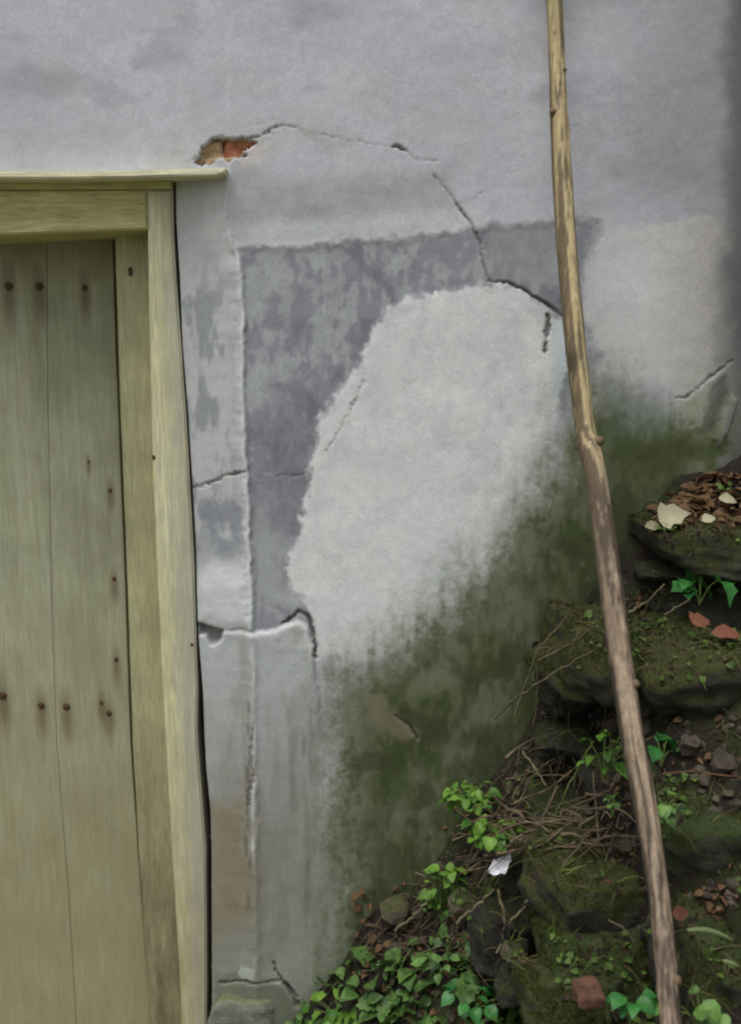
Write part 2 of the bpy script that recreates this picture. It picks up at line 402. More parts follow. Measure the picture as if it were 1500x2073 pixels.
# thicker lower coat with a broken upper edge
Lp = [(380, 1272), (455, 1274), (500, 1280), (560, 1272), (600, 1256), (624, 1268), (637, 1305), (641, 1370), (652, 1450), (660, 1560), (668, 1700), (690, 1800), (640, 1930), (520, 1975), (430, 1990), (380, 1990)]
dL = sdf(X1, Y1, Lp); lm = inm(dL + 30 * sstep(1340, 1420, PY) * (PX > 560), 10 + 70 * sstep(1330, 1450, PY))
mix((160, 163, 161), lm * .95)
mix((176, 180, 179), lm * inm(PY - 1420, 180) * .75)
mix((130, 128, 120), lm * sstep(1400, 1700, PY + (vert - .5) * 260) * .85)
mix((126, 126, 112), sstep(1640, 1900, PY + (vert - .5) * 160) * (PX > 380) * .7)
mix((104, 103, 96), lm * sstep(.46, .64, vert) * sstep(1380, 1480, PY) * sstep(560, 640, PX) * .85)
mix((148, 146, 138), lm * sstep(.5, .66, fbm(PX / 26, PY / 90, 71)) * .5)
mix((128, 116, 92), inm(sdf(X2, Y2, [(428, 1640), (500, 1620), (506, 1850), (430, 1900)]), 60) * .75)
mix((190, 192, 190), inm(np.abs(PX - np.interp(PY, [1290, 1750], [516, 516]) + wx * .4) - 3.5, 8) * sstep(1290, 1330, PY) * (1 - sstep(1700, 1790, PY)) * (.2 + .8 * sstep(.42, .55, vert2)) * .8)
mix((92, 88, 78), inm(np.abs(PX - 503 + wx * .5) - 4, 9) * sstep(1380, 1440, PY) * (1 - sstep(1800, 1900, PY)) * sstep(.42, .56, vert2) * .8)
mix((200, 203, 203), inm(np.abs(dL + 8) - 5, 10) * sstep(480, 520, PX) * inm(PY - 1330, 30) * .75)  # painted highlight on the top edge of the lower coat
dLe = dseg_far(X1, Y1, Lp[1:8])
H += .0080 * inm(dL + 2, 11) * np.exp(-dLe / 90)
H += .003 * np.exp(-((PX - 516 + wx * .4) / 7) ** 2) * sstep(1300, 1360, PY) * (1 - sstep(1750, 1850, PY)) * (.3 + vert2)
# hollow under the lump beside the frame
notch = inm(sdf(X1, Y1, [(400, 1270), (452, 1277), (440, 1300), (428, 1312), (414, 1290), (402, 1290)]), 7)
H -= .020 * notch; mix((92, 94, 92), notch * .7)  # hollow is cut in, and its shadow painted dark as well

# green and black growth rising from the bank
E = [(655, 1352), (725, 1335), (800, 1275), (880, 1215), (950, 1135), (1010, 1060), (1060, 985), (1105, 920), (1150, 850), (1190, 755), (1232, 745), (1300, 800), (1390, 822), (1450, 775), (1540, 740),
     (1540, 2300), (480, 2300), (520, 2080), (600, 1985), (640, 1900), (640, 1780), (640, 1640), (642, 1480)]
dE = sdf(PX + wx * 1.2, PY + wy * 1.2, E) - (vert - .5) * 60 - (fine - .5) * 44 - (grain - .5) * 38 - (mid - .5) * 30
em = inm(dE, 170)
mix((132, 137, 124), em * .9)
mix((92, 97, 75), inm(dE + 45, 130) * .95)
mix((66, 73, 49), inm(dE + 115, 160) * .95)
mix((112, 117, 100), inm(dE + 50, 80) * sstep(.50, .68, fbm(PX / 75, PY / 95, 79, 4)) * .55)
olive = fbm(PX / 90, PY / 110, 81, 4)
mix((62, 72, 38), inm(dE + 60, 80) * sstep(.5, .68, olive) * .75)
mix((104, 108, 84), inm(dE + 60, 80) * sstep(.54, .72, fbm(PX / 40, PY / 60, 83, 4)) * .55)
mix((112, 115, 92), inm(dE + 40, 60) * sstep(.58, .72, fbm(PX / 12, PY / 30, 87, 3)) * .28)
mix((48, 52, 32), inm(dE + 60, 60) * sstep(.58, .72, fbm(PX / 14, PY / 34, 88, 3)) * .3)
mix((58, 61, 40), inm(dE + 70, 90) * sstep(.55, .7, fbm(PX / 55, PY / 70, 85, 4)) * .65)
mix((58, 66, 34), inm(sdf(X2, Y2, [(1290, 880), (1340, 850), (1390, 890), (1370, 960), (1300, 1000), (1250, 980)]), 70) * .6)
mix((104, 112, 106), inm(sdf(X2, Y2, [(1225, 770), (1300, 800), (1360, 830), (1350, 880), (1280, 880), (1230, 900)]), 70) * .55)
mix((116, 120, 104), inm(sdf(X2, Y2, [(1062, 1080), (1082, 1060), (1086, 1120), (1070, 1172), (1060, 1160)]), 18) * .6)
mix((118, 124, 104), inm(sdf(X2, Y2, [(820, 1395), (850, 1352), (905, 1350), (925, 1380), (900, 1400), (850, 1410)]), 22) * .45)
mix((120, 112, 88), inm(sdf(X2, Y2, [(735, 1425), (770, 1410), (800, 1450), (838, 1480), (820, 1500), (775, 1475)]), 20) * .7)
# chipped corner at the right above the bank
mix((128, 134, 108), inm(sdf(X1, Y1, [(1385, 806), (1410, 790), (1438, 775), (1430, 815), (1405, 842), (1390, 835)]) + (fine - .5) * 30, 26) * .6)
mix((122, 123, 119), inm(sdf(X1, Y1, [(1482, 800), (1500, 810), (1478, 870), (1452, 905), (1442, 890)]) + (fine - .5) * 24, 20) * .8)
mix((116, 117, 113), inm(sdf(X1, Y1, [(1450, 925), (1480, 915), (1490, 940), (1475, 965), (1455, 950)]), 10) * .8)
mix((72, 72, 66), inm(sdf(X1, Y1, [(1440, 790), (1470, 760), (1478, 800), (1440, 880), (1420, 880)]), 30) * .6)
H += .006 * inm(sdf(X1, Y1, [(1482, 800), (1500, 810), (1478, 870), (1452, 905), (1442, 890)]), 12)
H -= .003 * inm(sdf(X1, Y1, [(1440, 790), (1470, 760), (1478, 800), (1440, 880), (1420, 880)]), 14)

# foundation break at the bottom
mix((98, 104, 88), inm(sdf(X2, Y2, [(425, 1990), (500, 1975), (560, 1985), (600, 2030), (640, 2150), (425, 2150)]), 24) * .8)
mix((170, 176, 168), inm(sdf(X2, Y2, [(484, 1985), (492, 1960), (515, 1962), (525, 1985), (500, 1995)]), 8) * .8)

# cracks, and shade lines painted along the coat edges
k_ = .55 + .9 * sstep(.3, .7, fbm(PX / 30, PY / 30, 151, 3))
def crack(pts, wd, depth, dark=.8, c=(78, 77, 73), soft=5.0):
    d = dseg(XC, YC, pts, wd); m = inm(d, soft)
    global H
    H = H - depth * m * np.clip(k_, 0, 1.2); mix(c, m * dark * np.clip(k_, 0, 1)); mix((150, 148, 140), inm(d - 5, 10) * .25 * dark)
crack([(385, 326), (432, 290), (475, 281), (530, 276), (560, 259), (600, 262)], [.3, .9, 1.6, 1.0, 1.6, .4], .006, .55, (106, 102, 94))
mix((128, 124, 112), inm(dseg(X2, Y2, [(500, 282), (560, 262), (610, 266), (650, 280)]), 46) * .4)
crack([(600, 262), (640, 272), (700, 286), (770, 296), (800, 300)], [.6, .4, .2, .2, .3], .0022, .35, (128, 128, 124))
crack([(796, 299), (812, 303), (822, 307)], [1.4, 3, 1.4], .007, .7)
crack([(822, 307), (850, 324), (884, 326)], [.3, .5, .8], .0022, .35, (126, 126, 122))
crack([(872, 352), (905, 392), (935, 426), (952, 452), (968, 486), (980, 530), (990, 566)], [.2, .8, 1.8, 1.3, 1.8, 1.0, 1.8], .007, .6, (100, 100, 98))
crack([(990, 568), (1030, 572), (1062, 588), (1100, 612), (1145, 642)], [1.8, 1.2, 1.6, 2.4, 2.8], .010, .75, (66, 66, 66))
crack([(1108, 640), (1109, 660), (1104, 682)], [2.5, 5, 3], .014, .9, (46, 50, 52))
crack([(1104, 692), (1102, 714)], [4, 2.5], .012, .9, (46, 50, 52))
crack([(392, 992), (420, 982), (440, 972), (496, 955)], [2.4, 1.8, 1.6, 1.6], .007, .6, (84, 84, 88))
crack([(735, 772), (715, 810), (690, 868), (656, 912)], [.5, .8, 1, 1], .003, .4, (112, 114, 116))
crack([(560, 965), (620, 962), (618, 1000), (612, 1045)], [.3, 1.0, 1.4, 1], .003, .35, (110, 112, 112))  # faint groove carrying painted edge shading beside the pale patch
crack([(566, 1266), (575, 1262), (600, 1240), (622, 1250), (638, 1290), (640, 1330)], [1, 2, 3, 4, 3.4, 2], .010, .75, (76, 78, 74))  # groove with a painted shadow line over the lower coat's edge
crack([(800, 1450), (822, 1466), (842, 1494)], [1, 3, 2], .008, .7, (44, 44, 34))
crack([(1368, 806), (1392, 800), (1420, 778), (1455, 752), (1490, 728)], [.8, 2, 1.4, 1.4, .8], .006, .55, (84, 84, 76))
crack([(556, 1948), (570, 1982), (592, 2010), (604, 2036)], [1.5, 3, 5, 4], .016, .8, (46, 48, 42))
crack([(440, 2004), (480, 1994), (540, 1990), (566, 1984)], [1, 1.6, 1.4, 2], .008, .6, (66, 70, 58))
crack([(515, 1470), (508, 1520), (512, 1580), (503, 1650)], [.8, 2, 1.6, 2], .004, .55, (86, 82, 74))
for k in range(26):    # hairlines
    a, b = rng.uniform(480, 1150), rng.uniform(30, 1150)
    th = rng.uniform(-.6, .6) + (0 if rng.random() < .5 else 1.4); ln = rng.uniform(20, 70)
    crack([(a, b), (a + ln * math.cos(th), b + ln * math.sin(th))], [.1, .5], .0012, .22, (120, 120, 120), 3)
# hole over the end of the ledge where the brickwork shows
hole = [(402, 318), (414, 302), (432, 288), (470, 282), (508, 284), (514, 292), (498, 310), (492, 326), (450, 328), (404, 328)]
hm = inm(sdf(X2 + (grain - .5) * 12, Y2 + (grain - .5) * 12, hole), 7)
H -= .034 * hm; mix((120, 88, 66), hm * .9)
mix((196, 188, 184), inm(sdf(X1, Y1, [(490, 330), (505, 300), (545, 290), (530, 330), (480, 345)]), 16) * .6)

# rounded corner where the house ends at the right
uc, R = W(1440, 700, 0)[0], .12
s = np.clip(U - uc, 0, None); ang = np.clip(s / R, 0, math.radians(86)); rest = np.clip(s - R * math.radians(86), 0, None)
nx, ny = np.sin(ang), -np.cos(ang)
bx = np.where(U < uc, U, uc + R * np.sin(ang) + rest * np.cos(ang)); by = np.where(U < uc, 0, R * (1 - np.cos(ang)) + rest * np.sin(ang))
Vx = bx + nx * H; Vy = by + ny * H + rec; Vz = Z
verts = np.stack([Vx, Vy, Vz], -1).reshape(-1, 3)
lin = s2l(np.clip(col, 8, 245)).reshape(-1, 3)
idx = np.arange(nz * nu).reshape(nz, nu)
quads = np.stack([idx[:-1, :-1], idx[:-1, 1:], idx[1:, 1:], idx[1:, :-1]], -1).reshape(-1, 4)
def cell(a): return a[:-1, :-1].ravel()
keep = ~((cell(U) < edge_x(cell(Z)) - ST * .01) & (cell(Z) < Z_HEAD - ST))
zone = np.zeros(keep.shape, int)
zone[cell(dC) < 0] = 1
zone[(cell(dL) < 0) | ((cell(PY) > 1300) & (cell(PX) < 560))] = 3
zone[cell(band.astype(int)).astype(bool) & (zone != 3)] = 2
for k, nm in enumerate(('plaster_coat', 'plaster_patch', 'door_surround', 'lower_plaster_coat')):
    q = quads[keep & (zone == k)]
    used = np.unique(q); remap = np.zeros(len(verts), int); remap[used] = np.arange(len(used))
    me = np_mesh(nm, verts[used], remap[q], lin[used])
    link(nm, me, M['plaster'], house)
# edge of the plaster beside the gap
zz = zs[(zs < Z_HEAD) & (zs > -.2)]
ex = edge_x(zz); jig = (fbm(zz * 60, zz * 0, 5) - .5) * .004
sv = np.concatenate([np.stack([ex, np.full_like(ex, YB + .001), zz], -1), np.stack([ex - .001 + jig * 0, np.full_like(ex, YB + .075), zz], -1)])
n = len(zz); sq = np.array([[k, k + 1, n + k + 1, n + k] for k in range(n - 1)])
link('reveal_edge', np_mesh('reveal_edge', sv, sq, np.tile(s2l((120, 116, 108)), (2 * n, 1))), M['plaster'], house)

def box_mesh(name, lo, hi, bev=0.0):
    bm = bmesh.new(); bmesh.ops.create_cube(bm, size=1.0)
    for v in bm.verts:
        v.co = Vector([lo[i] + (v.co[i] + .5) * (hi[i] - lo[i]) for i in range(3)])
    if bev: bmesh.ops.bevel(bm, geom=bm.edges[:], offset=bev, segments=2, affect='EDGES')
    me = bpy.data.meshes.new(name); bm.to_mesh(me); bm.free(); return me

link('wall_core', box_mesh('wall_core', (edge_x(.8) + .03, .115, -.3), (uc - .02, .45, 2.5)), M['core'], house)
link('wall_core', box_mesh('wall_core', (-1.3, .10, Z_HEAD + .02), (edge_x(.8) + .055, .45, 2.5)), M['core'], house)
link('wall_core', box_mesh('wall_core', (-1.3, .285, -.3), (edge_x(.8) + .055, .45, .0)), M['core'], house)
link('room_back', box_mesh('room_back', (-1.3, .46, -.3), (uc - .02, .55, 2.5)), M['core'], house)

# brick and lath in the hole
def rough_block(name, lo, hi, mat, parent, amp=.004, sub=4, rot=0, bev=.006):
    bm = bmesh.new(); bmesh.ops.create_cube(bm, size=1.0)
    bmesh.ops.subdivide_edges(bm, edges=bm.edges[:], cuts=sub, use_grid_fill=True)
    c = Vector([(lo[i] + hi[i]) / 2 for i in range(3)]); sz = Vector([hi[i] - lo[i] for i in range(3)])
    for v in bm.verts:
        p = v.co * 2
        q = Vector((abs(p.x) ** 8 + abs(p.y) ** 8, abs(p.y) ** 8 + abs(p.z) ** 8, abs(p.z) ** 8 + abs(p.x) ** 8))
        l = (abs(p.x) ** 9 + abs(p.y) ** 9 + abs(p.z) ** 9) ** (1 / 9)
        p = p / l * 1.0
        p = Vector((p.x * sz.x / 2, p.y * sz.y / 2, p.z * sz.z / 2))
        p += mnoise.noise_vector((p + c) * 35) * amp + mnoise.noise_vector((p + c) * 110) * amp * .4
        v.co = c + Matrix.Rotation(rot, 3, 'Y') @ p
    for f in bm.faces: f.smooth = True
    me = bpy.data.meshes.new(name); bm.to_mesh(me); bm.free()
    return link(name, me, mat, parent)
a, b_ = W(456, 322, .02), W(500, 284, .02)
rough_block('brick', (a[0], .012, a[2] - .012), (b_[0] + .03, .08, b_[2] + .03), M['brick'], house, .003, 8, rot=.10)
a, b_ = W(398, 326, .02), W(452, 292, .02)
rough_block('lath', (a[0] - .03, .014, a[2] - .012), (b_[0] + .002, .06, b_[2] + .002), M['lath'], house, .004, 8, rot=-.14)
rough_block('mortar_lump', (a[0] + .02, .006, a[2] - .012), (b_[0] + .05, .03, a[2] + .006), M['lath'], house, .006, 8, rot=-.02)

# ---------------------------------------------------------------- joinery
def prism(name, pts_px, yf, yb, mat, parent, bev=.003, wob=.0012, seg=.06):
    """board whose outline is read off at depth yf, resampled, a little wavy, with worn edges"""
    P3 = [W(a, b, yf) for a, b in pts_px]; out = []
    for k in range(len(P3)):
        a, b = P3[k], P3[(k + 1) % len(P3)]; n = max(1, int(np.linalg.norm(b - a) / seg))
        for j in range(n):
            p = a + (b - a) * j / n
            q = mnoise.noise_vector(Vector(p) * 9)
            out.append((p[0] + q.x * wob, p[2] + q.z * wob))
    bm = bmesh.new()
    f = bm.faces.new([bm.verts.new((x, yf, z)) for x, z in out])
    if f.normal.y > 0: f.normal_flip()
    bm.normal_update()
    r = bmesh.ops.extrude_face_region(bm, geom=[f])
    top = [v for v in r['geom'] if isinstance(v, bmesh.types.BMVert)]
    front = set(v for v in bm.verts if v not in top)
    for v in top: v.co.y = yb
    bmesh.ops.recalc_face_normals(bm, faces=bm.faces[:])
    ee = [e for e in bm.edges if all(abs(v.co.y - yf) < 1e-5 for v in e.verts)]
    bmesh.ops.bevel(bm, geom=ee, offset=bev, segments=2, affect='EDGES')
    me = bpy.data.meshes.new(name); bm.to_mesh(me); bm.free()
    return link(name, me, mat, parent)

frame = empty('door_frame'); frame.parent = house
jr = [(350, 388), (351, 480), (357, 570), (366, 700), (377, 850), (385, 1000), (393, 1150), (397, 1265), (400, 1400), (399, 1480), (404, 1560), (411, 1640), (417, 1720), (419, 2150)]
jl = [(372, 2150), (364, 1980), (353, 1800), (345, 1660), (335, 1500), (326, 1300), (311, 1000), (304, 720), (299, 466)]
prism('jamb', [(349, 384)] + jr + jl + [(297, 400), (297, 384)], .022, .17, M['jamb'], frame, .004)
prism('head', [(-120, 385), (296, 384), (298, 463), (285, 464), (-120, 480)], .0195, .17, M['head'], frame)
prism('drip_ledge', [(-120, 348), (120, 347), (300, 345), (458, 339), (454, 350), (438, 355), (300, 358), (120, 360), (-120, 362)], -.042, .09, M['ledge'], frame, .003, .0018, .03)
prism('fillet_strip', [(-120, 366), (346, 362), (346, 381), (-120, 383)], .006, .09, M['head'], frame, .002)
sl = [(305, 2150), (299, 2000), (284, 1760), (269, 1500), (259, 1200), (247, 900), (239, 700), (233, 480), (232, 455)]
prism('door_stop', [(306, 455), (325, 1000), (355, 1600), (385, 2150)] + sl, .105, .25, M['stop'], frame, .003)

door = empty('plank_door'); door.parent = house
prism('plank', [(96, 440), (98, 800), (106, 1200), (116, 1500), (140, 1800), (160, 2150), (312, 2150), (300, 2000), (264.5, 1500), (254.5, 1200), (242.5, 900), (234.5, 700), (228.5, 480), (228, 440)][::-1], YD, YD + .03, M['plank'], door, .0013, .0003)
prism('plank', [(-64, 440), (-50, 1300), (-20, 2150), (159.6, 2150), (139.6, 1800), (115.6, 1500), (105.6, 1200), (97.6, 800), (95.6, 440)], YD + .0015, YD + .03, M['plank'], door, .0013, .0003)
prism('plank', [(-260, 440), (-240, 2150), (-21, 2150), (-51, 1300), (-65, 440)], YD, YD + .03, M['plank'], door, .0013, .0003)
prism('ledger', [(-250, 560), (225, 560), (230, 700), (-250, 700)], YD + .031, YD + .05, M['plank'], door)

def nail(px, py, y, r, parent, squash=1.0):
    p = W(px, py, y); bm = bmesh.new()
    bmesh.ops.create_uvsphere(bm, u_segments=10, v_segments=6, radius=r)
    for v in bm.verts:
        v.co = Vector((v.co.x * (1 + .2 * mnoise.noise(v.co * 300)), v.co.y * .35, v.co.z * squash)) + Vector(p)
    for f in bm.faces: f.smooth = True
    me = bpy.data.meshes.new('nail'); bm.to_mesh(me); bm.free(); link('nail', me, M['nail'], parent)
for px, py, r in NAILS:
    nail(px, py, YD, r, door)
nail(265, 550, .105, .0058, frame, 1.8); nail(389, 1305, .022, .0042, frame); nail(312, 926, .022, .004, frame, 1.4)

# ================================================================== GROUND AND BANK
contact_px = [(300, 2260), (480, 2160), (590, 2080), (640, 2010), (700, 1930), (770, 1850), (850, 1765), (930, 1665), (1000, 1575), (1060, 1490), (1100, 1400), (1150, 1300), (1200, 1200), (1260, 1110),
              (1310, 1035), (1375, 975), (1490, 935)]
cW = np.array([W(a, b, 0) for a, b in contact_px])
cxs = np.concatenate([[-3, -.8], cW[:, 0], [1.0, 1.6, 4]]); czs = np.concatenate([[-.30, -.30], cW[:, 2], [cW[-1, 2] + .06, cW[-1, 2] + .15, cW[-1, 2] + .3]])
HOLLOWS = [(*W(1150, 1440, -.12)[:2], .07), (*W(1430, 1500, -.20)[:2], .10), (*W(1040, 1880, -.26)[:2], .05), (*W(1285, 2030, -.55)[:2], .05)]
def bank_z(x, y):
    x = np.asarray(x, float); y = np.asarray(y, float)
    f = np.clip(-y, 0, None)
    base = np.interp(x, cxs, czs)
    z = base - .72 * f - .03 * np.clip(f / .1, 0, 1)
    z = z - .035 * np.clip((f - .04) / .12, 0, 1) * np.clip((x - .22) / .15, 0, 1)
    for hx_, hy_, hr in HOLLOWS: z = z - .22 * np.exp(-((x - hx_) / hr) ** 2 - ((y - hy_) / .10) ** 2)
    z = z + (fbm(x * 8 + 3, y * 8, 91, 3) - .5) * .13 + (fbm(x * 26, y * 26, 93, 3) - .5) * .04
    return np.maximum(z, -.30 + .02 * fbm(x * 5, y * 5, 95))
def on_bank(px, py, lift=0.0):
    d = ray(px, py); t = np.arange(.9, 2.6, .006); p = CAM + d * t[:, None]
    hit = (p[:, 2] <= bank_z(p[:, 0], np.minimum(p[:, 1], 0)) + lift) | (p[:, 1] > -.004)
    return p[np.argmax(hit)]

def mat_soil(name, cols, scale=22):
    m, t, b = new_mat(name)
    n1 = noise_node(t, scale, 6, .7); n2 = noise_node(t, 140, 4, .7); n3 = noise_node(t, 6, 4, .6)
    soil = ramp(t, n1.outputs[0], [(.3, cols[0]), (.7, cols[1])]).outputs[0]
    mo = ramp(t, n2.outputs[0], [(.3, cols[2]), (.7, cols[3])]).outputs[0]
    f = ramp(t, n3.outputs[0], [(.47, (0, 0, 0)), (.58, (1, 1, 1))])
    t.links.new(mixc(t, f.outputs[0], soil, mo), b.inputs['Base Color'])
    p = bump(t, b, n1.outputs[0], .7, .012); bump(t, b, n2.outputs[0], .7, .004, p); return m
M['soil'] = mat_soil('dark_soil', [L(20, 17, 14), L(40, 32, 25), L(25, 29, 14), L(42, 47, 22)])
M['ground'] = mat_soil('trodden_earth', [L(96, 88, 74), L(126, 116, 98), L(70, 84, 44), L(92, 106, 58)], 12)

gx = np.concatenate([np.arange(-60, -3, 6), np.arange(-3, 3.01, .5), np.arange(9, 61, 6)])
gy = np.concatenate([np.arange(-60, -3.9, 6), np.arange(-3.5, .51, .5), np.arange(6, 61, 6)])
GX, GY = np.meshgrid(gx, gy); gi = np.arange(GX.size).reshape(GX.shape)
gq = np.stack([gi[:-1, :-1], gi[:-1, 1:], gi[1:, 1:], gi[1:, :-1]], -1).reshape(-1, 4)
tag(link('ground', np_mesh('ground', np.stack([GX, GY, 0 * GX - .292], -1).reshape(-1, 3), gq), M['ground']), kind='structure')

bxs = np.arange(-.7, 2.2, .009); bys = np.arange(-1.7, .9, .009)
BX, BY = np.meshgrid(bxs, bys); BZ = bank_z(BX, np.minimum(BY, 0))
edge_fall = sstep(1.4, 2.15, BX) * 1.2 + sstep(.5, .88, BY) * .4
BZ = np.where(BZ < -.285, -.31, BZ) - edge_fall
inside = (BX < uc + .03) & (BY > .045)
bi = np.arange(BX.size).reshape(BX.shape)
bq = np.stack([bi[:-1, :-1], bi[:-1, 1:], bi[1:, 1:], bi[1:, :-1]], -1).reshape(-1, 4)
bq = bq[~inside[:-1, :-1].ravel()]
bank = tag(link('bank', np_mesh('bank', np.stack([BX, BY, BZ], -1).reshape(-1, 3), bq), M['soil']), kind='structure')

# ---------------------------------------------------------------- stones
M['stone_moss'] = mat_stone('mossy_stone', L(38, 38, 31), L(66, 64, 53), L(33, 36, 16), L(62, 65, 30), .7)
M['stone_green'] = mat_stone('green_moss_stone', L(35, 37, 30), L(60, 60, 49), L(28, 35, 15), L(54, 64, 28), .75)
M['stone_bare'] = mat_stone('damp_grey_stone', L(30, 29, 26), L(58, 55, 48), L(28, 33, 17), L(50, 55, 30), .25)
M['stone_pale'] = mat_stone('pale_stone', L(66, 60, 50), L(104, 95, 80), L(50, 54, 32), L(74, 76, 46), .3)
M['stone_plinth'] = mat_stone('lichened_plinth', L(98, 100, 86), L(132, 132, 118), L(84, 92, 62), L(108, 116, 84), .25)
stones = []
def stone(name, px0, py0, px1, py1, y, depth, mat, label, seed, tilt=(0, 0, 0), amp=.10, pw=3.2, cuts=17, group='stones of the mossy bank'):
    c = W((px0 + px1) / 2, (py0 + py1) / 2, y); dist = float(np.dot(c - CAM, fwd)); s = dist / FPX
    hx, hz, hy = (px1 - px0) * s / 2, (py1 - py0) * s / 2 * 1.02, depth / 2
    bm = bmesh.new(); bmesh.ops.create_cube(bm, size=2.0)
    bmesh.ops.subdivide_edges(bm, edges=bm.edges[:], cuts=cuts, use_grid_fill=True)
    R3 = Matrix.Rotation(math.radians(tilt[2]), 3, 'Z') @ Matrix.Rotation(math.radians(tilt[1]), 3, 'Y') @ Matrix.Rotation(math.radians(tilt[0]), 3, 'X')
    off = Vector((seed * 3.1, seed * 1.7, seed * 5.3)); mn = min(hx, hy, hz)
    rs = random.Random(seed * 13 + 5); planes = [(Vector(a_), 1.0) for a_ in ((1, 0, 0), (-1, 0, 0), (0, 1, 0), (0, -1, 0), (0, 0, 1), (0, 0, -1))]
    for _ in range(12):
        nv = Vector((rs.gauss(0, 1), rs.gauss(0, 1), rs.gauss(0, .8))).normalized(); planes.append((nv, rs.uniform(.84, 1.25)))
    for v in bm.verts:
        p = v.co.normalized()
        g = sum((max(n_.dot(p), 0) / d_) ** 24 for n_, d_ in planes); p = p * g ** (-1 / 24)
        q = Vector((p.x * hx, p.y * hy, p.z * hz))
        n = mnoise.fractal((q * 11 + off), 1.0, 2.0, 4)
        n2 = mnoise.fractal((q * 45 + off), 1.0, 2.1, 3)
        lay = mnoise.noise(Vector((0, 0, q.z * 70)) + off + q * 5)
        q = q + p.normalized() * (n * .30 * amp + n2 * .15 * amp) * (mn + .04) + Vector((p.x, p.y, 0)) * lay * .10 * mn
        v.co = R3 @ q
    for f in bm.faces: f.smooth = True
    me = bpy.data.meshes.new(name); bm.to_mesh(me); bm.free()
    o = link(name, me, mat); o.location = c
    tag(o, label, 'stone', group); stones.append(o); return o

SM, SG, SB, SP = M['stone_moss'], M['stone_green'], M['stone_bare'], M['stone_pale']
stone('flat_stone', 1300, 1052, 1600, 1136, -.10, .26, SM, 'flat stone slab heaped with brown leaf litter at the wall corner', 1, (6, -2, 4), .5, 5)
stone('flat_stone', 1285, 1136, 1580, 1172, -.06, .20, SB, 'thin dark slab just under the leaf-covered slab', 2, (0, 2, 0), .4, 5)
stone('stone', 1335, 1190, 1600, 1262, -.09, .18, SB, 'dark stone behind the two glossy green ivy leaves', 3, (0, 0, 0), .6)
stone('mossy_stone', 1120, 1268, 1345, 1420, -.17, .26, SM, 'olive mossy stone behind the middle of the pole', 4, (8, 14, 10), .6, 3.6)
stone('mossy_stone', 1285, 1272, 1580, 1452, -.24, .30, SM, 'largest olive mossy stone, right of the pole below the red leaves', 5, (6, -4, -6), .55, 3.6)
stone('stone', 1090, 1465, 1240, 1520, -.09, .14, SB, 'dark stone in the hollow above the dry stalks', 6, (0, 0, 0), .6)
stone('stone', 1345, 1480, 1600, 1560, -.15, .2, SB, 'dark stone in the black gap right of the pole', 7, (0, 4, 0), .6)
stone('mossy_stone', 1310, 1566, 1590, 1790, -.42, .30, SG, 'bright green mossy stone right of the lower pole', 8, (10, -3, -5), .5, 3.4)
stone('mossy_stone', 1075, 1706, 1310, 1860, -.34, .28, SM, 'mossy stone under the dry stalks, left of the pole', 9, (8, 2, 12), .5, 3.4)
stone('mossy_stone', 1100, 1862, 1335, 1990, -.45, .26, SG, 'dark green stone below the dry stalks, left of the pole foot', 10, (8, -2, 4), .5, 3.4)
stone('mossy_stone', 1365, 1850, 1620, 2030, -.60, .3, SG, 'green mossy stone right of the pole foot', 11, (10, -4, 0), .5, 3.4)
stone('stone', 960, 1800, 1085, 1950, -.22, .16, SB, 'dark stone under the white scrap and crossing twigs', 12, (0, 10, 0), .6)
stone('stone', 1020, 1918, 1068, 1952, -.36, .06, SP, 'small pale stone at the edge of the green weeds', 13, (0, 10, 0), .5)
stone('stone', 775, 1822, 832, 1866, -.05, .06, SP, 'small buff stone against the foot of the stained wall', 14, (0, -20, 0), .6)
stone('stone', 912, 1812, 960, 1846, -.16, .06, SP, 'grey stone beside the tall green sprig above the weeds', 15, (0, 20, 0), .6)
stone('mossy_stone', 1060, 1985, 1215, 2110, -.55, .2, SM, 'low mossy stone at the bottom, by the brick fragment', 16, (8, 0, 0), .5)
stone('stone', 1225, 1985, 1345, 2120, -.50, .18, SB, 'dark stone sunk in the gap at the pole foot', 17, (0, 0, 0), .6)
stone('foundation_stone', 425, 2000, 585, 2150, .028, .09, M['stone_plinth'], 'greenish squared stone under the plaster beside the door frame', 18, (0, 2, 0), .3, 6, group='foundation stones')

gap_words = ['at the wall foot behind the crossing twigs', 'under the olive stone, behind the pole', 'in the black gap at the right edge', 'behind the fresh green sprig',
             'behind the pole beside the bright green stone', 'half buried under the dry stalks', 'behind the pole, right of the stalk heap', 'between the two green stones at the right edge',
             'behind the lower pole beside the pinkish leaf', 'behind the white scrap', 'between the wall and the ivy sprigs', 'at the edge of the weeds under the crossing twigs', 'under the lowest green stone at the right edge']
for k, (a, b, c, d, y) in enumerate([(1090, 1360, 1200, 1440, -.05), (1200, 1440, 1330, 1510, -.03), (1420, 1450, 1600, 1510, -.05), (1180, 1520, 1330, 1600, -.18), (1290, 1590, 1420, 1700, -.30),
                                       (1060, 1600, 1180, 1680, -.14), (1250, 1690, 1390, 1830, -.36), (1400, 1780, 1600, 1860, -.42), (1310, 1840, 1430, 1960, -.50), (1010, 1700, 1100, 1790, -.14), (1270, 1180, 1360, 1270, -.04),
                                       (1000, 1940, 1120, 2010, -.30), (1430, 1960, 1640, 2120, -.62)]):
    stone('stone', a, b, c, d, y, .16, SB, 'dark stone ' + gap_words[k], 40 + k, (0, 6 * math.sin(k * 2.1), 8 * math.cos(k * 1.3)), .6, group='stones deep in the gaps')

